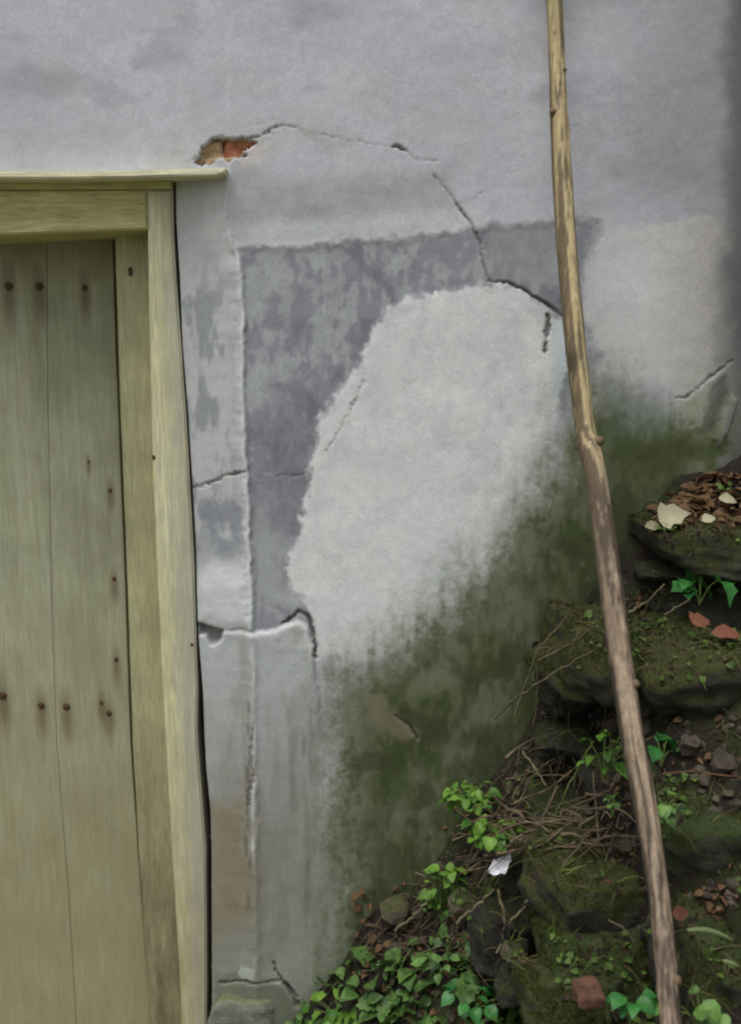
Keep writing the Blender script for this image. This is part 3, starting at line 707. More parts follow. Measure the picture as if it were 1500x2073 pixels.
# ---------------------------------------------------------------- brick fragment
o = rough_block('brick_fragment', (-.022, -.03, -.009), (.022, .03, .009), mat_simple('dull_brick', L(50, 36, 28), L(98, 70, 55), 60, .95, .7), None, .005, 6, .05)
o.location = W(1190, 2010, -.66); tag(o, 'broken red brick piece among the stones left of the pole foot', 'brick')

# ================================================================== POLE
pole_px = [(1119, -120, 38), (1120, -30, 38), (1124, 60, 37), (1127, 130, 36), (1132, 250, 41), (1139, 400, 45), (1149, 550, 47), (1163, 700, 47), (1176, 810, 47), (1183, 870, 48), (1189, 900, 53), (1202, 950, 49), (1214, 1020, 47), (1224, 1090, 48), (1238, 1200, 52),
           (1251, 1300, 52), (1264, 1380, 52), (1281, 1500, 51), (1300, 1600, 52), (1317, 1700, 50), (1332, 1800, 50), (1343, 1900, 52), (1352, 2000, 51), (1361, 2100, 51), (1372, 2230, 51)]
def pole_depth(py): return np.interp(py, [-120, 900, 2230], [-.034, -.27, -.86])
ctr, rad = [], []
pp = np.array(pole_px, float); tt = np.linspace(0, len(pp) - 1, 260)
for t in tt:
    k = min(int(t), len(pp) - 2); f = t - k
    p0, p1, p2, p3 = pp[max(k - 1, 0)], pp[k], pp[k + 1], pp[min(k + 2, len(pp) - 1)]
    q = .5 * (2 * p1 + (p2 - p0) * f + (2 * p0 - 5 * p1 + 4 * p2 - p3) * f * f + (3 * p1 - p0 - 3 * p2 + p3) * f ** 3)
    c = W(q[0], q[1], float(pole_depth(q[1]))); ctr.append(c); rad.append(q[2] * .435 * float(np.dot(c - CAM, fwd)) / FPX)
ctr, rad = np.array(ctr), np.array(rad); NS = 28
knots = [(0.045, 1.0, .10), (.30, 2.2, .10), (.415, 4.0, .16), (.62, .6, .08), (.80, 5.4, .14), (.17, 5.8, .10), (.92, 3.9, .10), (.10, 5.0, .12), (.24, 4.4, .10), (.36, 5.2, .08), (.52, 4.6, .12), (.57, 5.6, .10), (.70, 4.2, .12), (.86, 5.1, .10), (.76, 4.9, .07)]
pv, pc = [], []
for i in range(len(ctr)):
    d = ctr[min(i + 1, len(ctr) - 1)] - ctr[max(i - 1, 0)]; d /= np.linalg.norm(d)
    a = np.cross(d, [0, 1, 0]); a /= np.linalg.norm(a); b = np.cross(d, a); tN = i / (len(ctr) - 1)
    for j in range(NS):
        th = 2 * math.pi * j / NS
        x = th / (2 * math.pi) * 9
        g = fbm(np.array([math.cos(th) * 2.2]), np.array([math.sin(th) * 2.2 + tN * 16]), 101, 3)[0]
        rib = fbm(np.array([math.cos(th) * 6]), np.array([math.sin(th) * 6 + tN * 5]), 104, 3)[0]
        r = rad[i] * (1 + (g - .5) * .30 + (rib - .5) * .22 * sstep(.35, .6, tN))
        for kt, kth, ka in knots:
            dth = math.atan2(math.sin(th - kth), math.cos(th - kth))
            r += rad[i] * ka * 2.2 * math.exp(-((tN - kt) / .007) ** 2 - (dth / .55) ** 2)
        pv.append(ctr[i] + (a * math.cos(th) + b * math.sin(th)) * r)
        tw = th + 1.1 * math.sin(tN * 9 + 2 * g); st = fbm(np.array([math.cos(tw) * 2.6 + tN * 2]), np.array([math.sin(tw) * 2.6 + tN * 17]), 107, 5)[0]
        yel = np.array([172, 156, 118.]) + (g - .5) * 40; brn = np.array([118, 103, 88.]); lowc = np.array([94, 81, 70.])
        cc = yel + (brn - yel) * sstep(.38, .56, tN); cc = cc + (lowc - cc) * sstep(.7, .9, tN)
        cc = cc + (np.array([168, 152, 128.]) - cc) * sstep(.58, .70, st) * .55 * sstep(.3, .5, tN)
        cc = cc + (np.array([62, 53, 44.]) - cc) * (1 - sstep(.42, .53, st)) * (.6 + .35 * sstep(.4, .7, tN))
        # strip of dark bark left on the door-facing side of the upper pole
        side = math.atan2(math.sin(th - math.pi), math.cos(th - math.pi))
        bark = math.exp(-(side / .75) ** 2) * (1 - sstep(.5, .6, tN)) * sstep(.3, .5, rib + .1)
        cc = cc + (np.array([96, 84, 66.]) - cc) * bark * .85
        green = (1 - sstep(.04, .12, tN)) * sstep(.4, .6, g); cc = cc + (np.array([112, 112, 74.]) - cc) * green * .7
        for kt, kth, ka in knots:
            dth = math.atan2(math.sin(th - kth), math.cos(th - kth))
            cc = cc + (np.array([64, 54, 40.]) - cc) * .7 * math.exp(-((tN - kt) / .008) ** 2 - (dth / .6) ** 2)
        pc.append(s2l(np.clip(cc, 10, 240)))
pq = [[i * NS + j, i * NS + (j + 1) % NS, (i + 1) * NS + (j + 1) % NS, (i + 1) * NS + j] for i in range(len(ctr) - 1) for j in range(NS)]
m, t, b = new_mat('peeled_pole_wood'); va = N(t, 'ShaderNodeVertexColor', layer_name='stain_and_shade'); n1 = noise_node(t, 4, 5, .65, stretch=(40, 40, 3)); n2 = noise_node(t, 70, 4, .6)
r1 = ramp(t, n1.outputs[0], [(.3, (.72, .70, .68)), (.7, (1.2, 1.2, 1.18))]); r2 = ramp(t, n2.outputs[0], [(.3, (.85, .85, .84)), (.7, (1.1, 1.1, 1.1))])
t.links.new(mixc(t, 1.0, mixc(t, 1.0, va.outputs[0], r1.outputs[0], 'MULTIPLY'), r2.outputs[0], 'MULTIPLY'), b.inputs['Base Color'])
b.inputs['Roughness'].default_value = .7; bump(t, b, n1.outputs[0], .6, .003)
pole = link('wooden_pole', np_mesh('wooden_pole', pv, pq, np.array(pc)), m)
for px, py, sx_, sz_, ln, r_ in [(1206, 905, 1, .5, .016, .007), (1116, 236, -1, .4, .010, .006), (1372, 1985, 1, .5, .009, .006), (1147, 152, 1, .8, .010, .005), (1290, 1390, 1, .6, .012, .006)]:
    i = int(np.argmin([abs(proj(*c)[1] - py) for c in ctr])); c0 = ctr[i]; dv = np.array([sx_ * .8, -.5, sz_]); dv /= np.linalg.norm(dv); V, F = [], []
    for k in range(5):
        for j in range(8):
            th = j * math.pi / 4; a = np.cross(dv, [0, 1, .2]); a /= np.linalg.norm(a); b2 = np.cross(dv, a); rr_ = r_ * (1.5 - .5 * min(k, 3) / 3) * (.01 if k == 4 else 1) * (1 + .18 * math.sin(j * 2.3 + k))
            V.append(c0 + dv * (rad[i] * .7 + ln * min(k, 3) / 3) + (a * math.cos(th) + b2 * math.sin(th)) * rr_)
    F = [(k * 8 + j, k * 8 + (j + 1) % 8, (k + 1) * 8 + (j + 1) % 8, (k + 1) * 8 + j) for k in range(4) for j in range(8)]
    link('branch_stub', np_mesh('branch_stub', V, F, np.tile(s2l((104, 88, 68)), (40, 1))), m, pole)
tag(pole, 'long crooked peeled wooden pole leaning against the wall', 'pole')

# ================================================================== VEGETATION
M['leaf'] = mat_leaf('weed_leaf', L(22, 44, 20), L(104, 140, 70))
M['leaf_bright'] = mat_leaf('bright_leaf', L(48, 86, 26), L(112, 148, 60))
M['leaf_dark'] = mat_leaf('glossy_leaf', L(30, 70, 32), L(62, 122, 58), .4)
M['stalk'] = mat_simple('dry_stalk', L(44, 38, 30), L(112, 98, 76), 12, .85)
M['twig'] = mat_simple('grey_twig', L(62, 58, 42), L(112, 104, 80), 20, .85)
M['stem'] = mat_simple('green_stem', L(66, 88, 44), L(110, 124, 68), 20, .7)
M['litter'] = mat_leaf('brown_leaf_litter', L(56, 42, 28), L(128, 98, 68), .8, 40)
M['pale_leaf'] = mat_leaf('pale_dead_leaf', L(128, 124, 98), L(172, 166, 138), .8, 30)
M['red_leaf'] = mat_leaf('red_dead_leaf', L(70, 42, 33), L(116, 74, 56), .85, 40)
M['blade'] = mat_leaf('grey_green_blade', L(96, 112, 70), L(130, 142, 98), .6, 30)
M['moss'] = mat_leaf('moss_tuft', L(34, 40, 13), L(76, 84, 32), .9, 14)

def leaf_shape(kind):
    """half outline (t along, w across) of one leaf of unit length"""
    return {'ovate': [(0, .03), (.12, .26), (.32, .40), (.55, .36), (.8, .18), (1, .0)],
            'round': [(0, .05), (.05, .30), (.25, .50), (.55, .50), (.85, .28), (1, .0)],
            'lobed': [(0, .04), (.08, .34), (.24, .52), (.38, .34), (.6, .40), (.78, .16), (1, .0)],
            'narrow': [(0, .02), (.2, .08), (.5, .11), (.8, .06), (1, 0)],
            'dead': [(0, .02), (.15, .22), (.4, .36), (.6, .26), (.8, .2), (1, 0)]}[kind]
def leaf_geo(kind, fold=.22, droop=.25, curl=0.0, seed=0):
    pr = leaf_shape(kind); V, F = [], []; rr = random.Random(seed)
    for t, wd in pr:
        z = -droop * t * t + .05 * math.sin(t * 3); j = (rr.random() - .5) * .05
        for s_ in (-1, -.5, 0, .5, 1):
            V.append((t - abs(s_) * .04, s_ * wd * (1 + j), z + abs(s_) * wd * fold - curl * (abs(s_) * wd) ** 2 * 3 + (rr.random() - .5) * .03 * (abs(s_) > .9)))
    for i in range(len(pr) - 1):
        for j in range(4): a = i * 5 + j; F.append((a, a + 1, a + 6, a + 5))
    return np.array(V), np.array(F)
def leaf_mesh(name, kind, size, mat, **kw):
    V, F = leaf_geo(kind, **kw); me = np_mesh(name, V * size, F); me.materials.append(mat); return me

def tube(pts, r0_, r1_, n=5):
    pts = np.asarray(pts, float); V, F = [], []
    for i, p in enumerate(pts):
        d = pts[min(i + 1, len(pts) - 1)] - pts[max(i - 1, 0)]; d /= np.linalg.norm(d) + 1e-9
        a = np.cross(d, [.31, .2, .93]); a /= np.linalg.norm(a) + 1e-9; b = np.cross(d, a); r = r0_ + (r1_ - r0_) * i / (len(pts) - 1)
        for j in range(n):
            th = 2 * math.pi * j / n; V.append(p + (a * math.cos(th) + b * math.sin(th)) * r)
    for i in range(len(pts) - 1):
        for j in range(n): F.append((i * n + j, i * n + (j + 1) % n, (i + 1) * n + (j + 1) % n, (i + 1) * n + j))
    return np.array(V), np.array(F)
def join(parts):
    V, F, o = [], [], 0
    for v, f in parts: V.append(v); F.append(f + o); o += len(v)
    return np.concatenate(V), np.concatenate(F)
def curve3(a, b, sag=.0, jit=.0, n=7):
    a, b = np.asarray(a, float), np.asarray(b, float); out = []
    for i in range(n):
        t = i / (n - 1); p = a + (b - a) * t; p = p + np.array([0, 0, 4 * sag * t * (1 - t)])
        if 0 < i < n - 1: p = p + rng.normal(0, jit, 3)
        out.append(p)
    return np.array(out)

def rot_to(dx, dy, up):     # basis with x along heading, tilted by up
    h = math.hypot(dx, dy) + 1e-9; X = Vector((dx / h * math.cos(up), dy / h * math.cos(up), math.sin(up)))
    Y = Vector((-dy / h, dx / h, 0)); Zv = X.cross(Y)
    return Matrix((X, Y, Zv)).transposed()

leaf_pool = {}
def plant(name, px, py, lift, label, n, size, spread, height, kind='ovate', mat='leaf', group='weeds on the bank', lean=(0, -.4), seed=0, y=None, cat='plant'):
    rr = random.Random(seed); base = on_bank(px, py) if y is None else W(px, py, y)
    base = np.array([base[0], base[1], base[2] - lift]); e = empty(name, base); tag(e, label, cat, group)
    key = (kind, mat)
    if key not in leaf_pool: leaf_pool[key] = [leaf_mesh('leaf', kind, 1.0, M[mat], fold=.15 + .1 * q, droop=.15 + .12 * q, seed=q) for q in range(4)]
    stems = []
    for k in range(n):
        th = rr.uniform(0, 2 * math.pi); rad_ = spread * math.sqrt(rr.random()); h = height * rr.uniform(.3, 1.0)
        tip = np.array([math.cos(th) * rad_ + lean[0] * h * .5, math.sin(th) * rad_ * .7 + lean[1] * h * .5, h])
        stems.append(tube(curve3((0, 0, -.01), tip, .01, .001, 5), .0014, .0009, 4))
        o = bpy.data.objects.new('leaf', rr.choice(leaf_pool[key])); C.objects.link(o); o.parent = e
        sc = size * rr.uniform(.35, 1.2); hd = th + rr.uniform(-.8, .8)
        m3 = rot_to(math.cos(hd), math.sin(hd) * .8 - .45, rr.uniform(-.5, .35)) @ Matrix.Rotation(rr.uniform(-.5, .5), 3, 'X')
        o.matrix_local = Matrix.Translation(tip) @ m3.to_4x4() @ Matrix.Scale(sc, 4)
    v, f = join(stems); link('stem', np_mesh('stem', v, f), M['stem'], e)
    return e

plant('ivy_plant', 1415, 1215, .0, 'two glossy ivy sprigs below the leaf-covered slab', 7, .052, .045, .05, 'lobed', 'leaf_dark', lean=(0, -.6), seed=3, y=-.20)
plant('leafy_weed', 1222, 1560, .01, 'fresh green sprig against the pole above the dry stalks', 22, .034, .036, .095, 'ovate', 'leaf_bright', seed=4, y=-.34)
plant('leafy_weed', 1338, 1530, .01, 'small dark-leaved sprig right of the pole in the black gap', 6, .036, .03, .04, 'ovate', 'leaf_dark', seed=5, y=-.40)
plant('leafy_weed', 1345, 1640, .01, 'low leafy sprig on the green stone right of the pole', 9, .024, .03, .035, 'round', 'leaf', seed=6, y=-.58)
plant('leafy_weed', 1240, 1640, .0, 'single small sprig just left of the pole beside the stalks', 4, .026, .02, .03, 'ovate', 'leaf', seed=16, y=-.47)
plant('clover_clump', 950, 1640, .0, 'bright green clump at the foot of the stained wall, highest up', 60, .025, .050, .055, 'round', 'leaf_bright', seed=7, y=-.09)
plant('clover_clump', 1000, 1712, .0, 'bright green clump just above the white scrap', 60, .024, .050, .05, 'round', 'leaf_bright', seed=8, y=-.24)
plant('leafy_weed', 895, 1860, .0, 'tall green sprig left of the white scrap', 34, .032, .036, .14, 'ovate', 'leaf_bright', seed=9)
plant('leafy_weed', 690, 2070, .0, 'pale green weed at the foot of the wall near the door', 34, .038, .075, .06, 'lobed', 'leaf_bright', seed=10)
plant('leafy_weed', 900, 1975, .0, 'leafy weed in the middle of the green patch', 22, .032, .05, .06, 'ovate', 'leaf', seed=12)
plant('leafy_weed', 960, 2050, .0, 'broad-leaved dark weed at the bottom of the green patch', 20, .036, .06, .06, 'ovate', 'leaf_dark', seed=13)
plant('leafy_weed', 1275, 2060, .0, 'long-leaved weed left of the pole foot', 9, .040, .03, .05, 'ovate', 'leaf_dark', seed=14, y=-.68)
plant('leafy_weed', 1410, 2075, .0, 'broad-leaved weed right of the pole foot', 12, .030, .035, .05, 'round', 'leaf', seed=15, y=-.76)

# green ground cover on the lower bank (uncountable)
parts = []
G = [leaf_geo(k, seed=q) for q, k in enumerate(('ovate', 'dead', 'lobed', 'lobed'))]
zone_g = [(560, 2110), (620, 2010), (680, 1960), (790, 1900), (850, 1830), (870, 1780), (915, 1790), (930, 1890), (1000, 1935), (1060, 1960), (1100, 2020), (1100, 2110)]
cnt = 0
while cnt < 230:
    px, py = rng.uniform(560, 1110), rng.uniform(1780, 2120)
    if sdf(np.array([px]), np.array([py]), zone_g)[0] > 0: continue
    if fbm(np.array([px / 55]), np.array([py / 45]), 121, 3)[0] < rng.uniform(.36, .56): continue
    p = on_bank(px, py, .004); cnt += 1
    V, F = G[rng.integers(4)]; sc = rng.uniform(.012, .050) * (.7 + .6 * rng.random()); hd = rng.uniform(0, 6.28)
    m3 = np.array(rot_to(math.cos(hd), math.sin(hd) - .3, rng.uniform(-.9, .7)) @ Matrix.Rotation(rng.uniform(-.9, .9), 3, 'X'))
    parts.append(((V * sc) @ m3.T + p + np.array([0, -.005, rng.uniform(.0, .035)]), F))
v, f = join(parts); tag(link('ground_cover', np_mesh('ground_cover', v, f), M['leaf']), 'mass of small green weeds below the stained wall', 'weeds', kind='stuff')

# moss tufts on bank and stones (uncountable)
def surface_pts(o, n, minz=.15):
    me = o.data; me.calc_loop_triangles(); mw = np.array(o.matrix_world) if o.parent else np.array(Matrix.Translation(o.location))
    co = np.array([v.co for v in me.vertices]); tr = np.array([t.vertices for t in me.loop_triangles])
    a, b, c = co[tr[:, 0]], co[tr[:, 1]], co[tr[:, 2]]; nn = np.cross(b - a, c - a); ar = np.linalg.norm(nn, axis=1) + 1e-12; nn /= ar[:, None]
    pr = ar * (nn[:, 2] > minz) * (nn[:, 1] < .6); k = rng.choice(len(tr), n, p=pr / pr.sum()); u, v_ = rng.random(n), rng.random(n); fl = u + v_ > 1; u[fl], v_[fl] = 1 - u[fl], 1 - v_[fl]
    return a[k] + (b - a)[k] * u[:, None] + (c - a)[k] * v_[:, None] + mw[:3, 3], nn[k]
allp, alln = [], []
for o in stones:
    nm = o.data.materials[0].name
    k = {'mossy_stone': 9000, 'green_moss_stone': 11000, 'damp_grey_stone': 900}.get(nm, 0)
    if not k: continue
    p, nn = surface_pts(o, k); g = fbm(p[:, 0] * 26 + p[:, 1] * 9, p[:, 2] * 26 + p[:, 1] * 14, 131, 3); s_ = g > .50
    allp.append(p[s_]); alln.append(nn[s_])
q = rng.uniform([.0, -.75], [.9, -.01], (60000, 2)); g = fbm(q[:, 0] * 12, q[:, 1] * 12, 133, 3); q = q[(g > .47) & (q[:, 0] > .25 + q[:, 1] * .2)]
allp.append(np.stack([q[:, 0], q[:, 1], bank_z(q[:, 0], q[:, 1])], -1)); alln.append(np.tile([0, -.5, .86], (len(q), 1)))
P_, N_ = np.concatenate(allp), np.concatenate(alln); n = len(P_)
d1 = rng.normal(0, 1, (n, 3)); d1 -= (d1 * N_).sum(1)[:, None] * N_; d1 /= np.linalg.norm(d1, axis=1)[:, None]
up_ = N_ + rng.normal(0, .45, (n, 3)); up_ /= np.linalg.norm(up_, axis=1)[:, None]
hh = (rng.uniform(.002, .007, n) * (1 + (rng.random(n) > .95) * 1.5))[:, None]; ww = rng.uniform(.0006, .0015, n)[:, None]
mv = np.concatenate([P_ - d1 * ww, P_ + d1 * ww, P_ + up_ * hh + d1 * ww * .3]); mi = np.stack([np.arange(n), np.arange(n) + n, np.arange(n) + 2 * n], -1)
tag(link('moss', np_mesh('moss', mv, mi, smooth=False), M['moss']), 'green moss furring the stones of the bank', 'moss', kind='stuff')

# leaf litter on the top slab and in hollows (uncountable)
parts = []; GD = [leaf_geo('dead', fold=.3, droop=.4, curl=.3, seed=q) for q in range(5)]
def scatter_litter(n, x0, y0, x1, y1, s0, s1, ydep=None, lift=.01):
    for k in range(n):
        px, py = rng.uniform(x0, x1), rng.uniform(y0, y1)
        p = on_bank(px, py) if ydep is None else W(px, py, ydep(px, py))
        V, F = GD[rng.integers(5)]; sc = rng.uniform(s0, s1); hd = rng.uniform(0, 6.28)
        m3 = np.array(rot_to(math.cos(hd), math.sin(hd), rng.uniform(-.5, .5)) @ Matrix.Rotation(rng.uniform(-.9, .9), 3, 'X'))
        parts.append(((V * sc) @ m3.T + p + np.array([0, -.003, rng.uniform(0, lift)]), F))
def slab_y(px, py): return -.01 - .13 * sstep(960, 1075, py) - .01
for k in range(360):
    t_ = rng.random(); py = 958 + 112 * t_; x0 = np.interp(py, [958, 1000, 1040, 1075], [1430, 1365, 1322, 1310])
    px = rng.uniform(x0, 1530); p = W(px, py, float(slab_y(px, py)))
    V, F = GD[rng.integers(5)]; sc = rng.uniform(.014, .032); hd = rng.uniform(0, 6.28)
    m3 = np.array(rot_to(math.cos(hd), math.sin(hd), rng.uniform(-.5, .5)) @ Matrix.Rotation(rng.uniform(-.9, .9), 3, 'X'))
    parts.append(((V * sc) @ m3.T + p, F))
scatter_litter(60, 1290, 1200, 1500, 1275, .014, .028)
scatter_litter(160, 900, 1600, 1280, 1900, .010, .024)
scatter_litter(260, 720, 1790, 1090, 2060, .010, .024)
scatter_litter(260, 1060, 1420, 1490, 2060, .008, .020)
scatter_litter(50, 1330, 1800, 1490, 1900, .012, .024)
v, f = join(parts); tag(link('leaf_litter', np_mesh('leaf_litter', v, f), M['litter']), 'brown dead leaves strewn over the slab and bank', 'leaf litter', kind='stuff')
# packed litter mound under the loose leaves on the slab
mx = np.linspace(W(1335, 1040, 0)[0], .98, 60); my = np.linspace(-.17, .0, 30); MX, MY = np.meshgrid(mx, my)
ztop = W(1400, 1075, -.15)[2]; zback = W(1430, 962, -.01)[2]
tl = (MY + .17) / .17; MZ = ztop + (zback - ztop) * tl ** 1.2 + (fbm(MX * 40, MY * 40, 141, 3) - .5) * .02 - .012
MZ = MZ - .10 * (1 - sstep(0, .10, MX - mx[0] - (tl * .10))) 
mi_ = np.arange(MX.size).reshape(MX.shape); mq = np.stack([mi_[:-1, :-1], mi_[:-1, 1:], mi_[1:, 1:], mi_[1:, :-1]], -1).reshape(-1, 4)
tag(link('leaf_mould', np_mesh('leaf_mould', np.stack([MX, MY, MZ], -1).reshape(-1, 3), mq), mat_simple('leaf_mould', L(48, 38, 28), L(88, 68, 50), 60, .95, .8, .006)), 'brown leaf mould heaped on the top slab', 'leaf mould', kind='stuff')

def dead_leaf(px, py, y, size, heading, up, roll, mat, label, kind='dead'):
    p = W(px, py, y); o = link('dead_leaf', leaf_mesh('dead_leaf', kind, size, M[mat], fold=.25, droop=.25, seed=int(px)))
    m3 = rot_to(math.cos(heading), math.sin(heading), up) @ Matrix.Rotation(roll, 3, 'X')
    o.matrix_world = Matrix.Translation(p) @ m3.to_4x4(); tag(o, label, 'dead leaf', 'fallen leaves'); return o
dead_leaf(1335, 1052, -.165, .062, -.2, .35, .9, 'pale_leaf', 'largest cream dead leaf on the slab edge', 'lobed')
dead_leaf(1306, 1066, -.170, .036, 0, .05, .7, 'pale_leaf', 'narrow cream dead leaf at the slab tip beside the largest one')
dead_leaf(1420, 1054, -.160, .034, .2, .25, .8, 'pale_leaf', 'small cream dead leaf among brown litter, right of the largest one')
dead_leaf(1455, 1008, -.12, .036, -.3, -.1, .8, 'pale_leaf', 'narrow buff dead leaf near the top of the litter')
dead_leaf(1402, 1262, -.30, .045, .4, .2, .5, 'red_leaf', 'dull red dead leaf below the ivy sprigs', 'lobed')
dead_leaf(1442, 1280, -.32, .05, -.5, .1, .6, 'red_leaf', 'orange-red dead leaf at the right edge, lower of the two')
dead_leaf(1362, 1852, -.76, .026, 0, .2, .9, 'red_leaf', 'pinkish dead leaf touching the lower pole', 'ovate')
dead_leaf(1214, 1806, -.47, .03, .3, .9, .5, 'red_leaf', 'small orange dead leaf on the mossy stone under the stalks')

# long grass blades
def blade(pts, y0, y1, w_, mat, label):
    P = [W(a, b, y0 + (y1 - y0) * k / (len(pts) - 1)) for k, (a, b) in enumerate(pts)]; V, F = [], []
    cc = curve_resample(P, 14)
    for k, p in enumerate(cc):
        ww_ = w_ * math.sin(math.pi * (.08 + .9 * k / 13)); V += [p + np.array([0, 0, ww_]), p + np.array([0, -.004, 0]), p - np.array([0, 0, ww_])]
    for k in range(13): a = k * 3; F += [(a, a + 1, a + 4, a + 3), (a + 1, a + 2, a + 5, a + 4)]
    tag(link('grass_blade', np_mesh('grass_blade', V, F), M[mat]), label, 'grass blade', 'grass blades')
def curve_resample(P, n):
    P = np.array(P); s_ = np.concatenate([[0], np.cumsum(np.linalg.norm(np.diff(P, axis=0), axis=1))]); q = np.linspace(0, s_[-1], n)
    return np.stack([np.interp(q, s_, P[:, k]) for k in range(3)], -1)
blade([(1390, 1882), (1425, 1882), (1455, 1890), (1482, 1902)], -.78, -.76, .0045, 'blade', 'long pale grass blade arching right of the lower pole')
blade([(1462, 1944), (1480, 1950), (1496, 1956)], -.8, -.8, .004, 'blade', 'short pale grass blade at the right edge, low down')
blade([(1340, 1566), (1400, 1560), (1450, 1568), (1500, 1572)], -.56, -.56, .0016, 'litter', 'thin straw-coloured blade across the black gap')

# twigs one can tell apart
def twig(pts, y0, y1, r, label, mat='twig', name='dry_twig'):
    P = [W(a, b, y0 + (y1 - y0) * k / max(1, len(pts) - 1)) for k, (a, b) in enumerate(pts)]
    cc = curve_resample(P, 16); cc[1:-1] += rng.normal(0, r * .5, (14, 3)); v, f = tube(cc, r, r * .6, 6)
    tag(link(name, np_mesh(name, v, f), M[mat]), label, 'twig', 'dry twigs')
twig([(1042, 1450), (1060, 1395), (1090, 1315), (1130, 1268), (1155, 1235)], -.12, -.20, .0024, 'thin bare twig arching highest in front of the stained wall')
twig([(1090, 1338), (1140, 1312), (1185, 1282), (1215, 1255)], -.24, -.34, .0024, 'pale knotty twig reaching the pole, below the highest twig')
twig([(1000, 1455), (1040, 1415), (1085, 1385), (1140, 1350), (1200, 1318)], -.14, -.36, .0024, 'long twig crossing below the knotty twig towards the pole')
twig([(1086, 1340), (1088, 1400), (1080, 1470)], -.22, -.20, .0022, 'upright twig joining the crossing twigs at left')
twig([(1270, 1240), (1310, 1218), (1345, 1182)], -.22, -.2, .0022, 'short twig right of the pole below the thin slab')
twig([(1345, 1245), (1375, 1226), (1395, 1214)], -.28, -.26, .0018, 'thin pale twig beside the dull red leaf')
twig([(1058, 1520), (1085, 1560), (1105, 1590)], -.20, -.24, .003, 'brown twig standing at the top of the stalk heap')
twig([(1125, 1650), (1145, 1600), (1200, 1500)], -.30, -.34, .0018, 'thin straight stem rising from the stalk heap beside the sprig', 'stem')
twig([(925, 1868), (950, 1846), (975, 1825), (1000, 1800)], -.30, -.32, .0036, 'pale twig slanting up under the white scrap')
twig([(1008, 1800), (1022, 1850), (1016, 1910), (1004, 1930)], -.36, -.40, .003, 'grey twig hanging down below the white scrap')
twig([(1030, 1872), (1056, 1842), (1078, 1805)], -.36, -.38, .0032, 'reddish twig slanting up left of the mossy stone')
twig([(800, 1885), (840, 1852), (870, 1820)], -.12, -.14, .0035, 'buff twig lying by the small buff stone')
twig([(840, 1766), (870, 1780), (890, 1796)], -.06, -.1, .0028, 'yellowish twig at the wall foot above the tall sprig')
twig([(1282, 1905), (1262, 1880), (1230, 1862)], -.58, -.56, .002, 'thin twig across the dark green stone', 'twig')

# heap of dry stalks (uncountable)
parts = []
heap = [(960, 1690), (985, 1620), (1010, 1570), (1060, 1490), (1130, 1530), (1200, 1590), (1275, 1650), (1275, 1700), (1225, 1735), (1120, 1725), (1040, 1735), (980, 1760)]
cnt = 0
while cnt < 120:
    px, py = rng.uniform(960, 1275), rng.uniform(1490, 1760)
    if sdf(np.array([px]), np.array([py]), heap)[0] > 0: continue
    low = sstep(1560, 1660, py)
    if rng.random() > .35 + .65 * low: continue
    yy = -.06 - .34 * sstep(1480, 1720, py) * (.55 + .45 * (px - 980) / 280) - rng.uniform(0, .06) * (px - 900) / 300
    p = W(px, py, yy); ln = rng.uniform(.02, .15)
    th = rng.normal(.10 if py > 1630 else .75, .5) + (math.pi if rng.random() < .5 else 0); ph = rng.normal(0, .5)
    d = np.array([math.cos(th) * math.cos(ph), math.sin(ph), math.sin(th) * math.cos(ph)]) * ln
    parts.append(tube(curve3(p - d / 2, p + d / 2, rng.normal(0, .008), .0015, 5), rng.choice([.0009, .0013, .0018, .0024, .0036]), rng.uniform(.0006, .0014), 5)); cnt += 1
for k in range(150):   # dry stems lying loose down the slope and leaning up at the wall
    py = rng.uniform(1420, 1960); px = np.interp(py, [1420, 1600, 1760, 1960], [1110, 1010, 900, 800]) + rng.uniform(0, 230)
    p = on_bank(px, py, .01) + np.array([0, -.012, .006]); ln = rng.uniform(.05, .20); th = rng.normal(.75, .55); ph = rng.normal(-.1, .35)
    d = np.array([math.cos(th) * math.cos(ph), math.sin(ph), math.sin(th) * math.cos(ph)]) * ln
    e_ = p + d; e_[1] = min(e_[1], -.008)
    parts.append(tube(curve3(p, e_, rng.normal(.004, .008), .002, 6), rng.choice([.0009, .0014, .002, .003]), .0006, 5))
for k in range(420):   # finer straws over the rest of the bank
    px, py = rng.uniform(740, 1160), rng.uniform(1620, 1980); p = on_bank(px, py, .014); ln = rng.uniform(.02, .07); th = rng.normal(.6, .6); ph = rng.normal(0, .5)
    if py < np.interp(px, [760, 1000, 1100], [1860, 1620, 1500]): continue
    d = np.array([math.cos(th) * math.cos(ph), math.sin(ph), math.sin(th) * math.cos(ph)]) * ln
    parts.append(tube(curve3(p - d / 2, p + d / 2, .002, .001, 4), .0014, .0009, 4))
v, f = join(parts); tag(link('dry_stalks', np_mesh('dry_stalks', v, f), M['stalk']), 'heap of dry brown stalks left of the pole', 'dry stalks', kind='stuff')

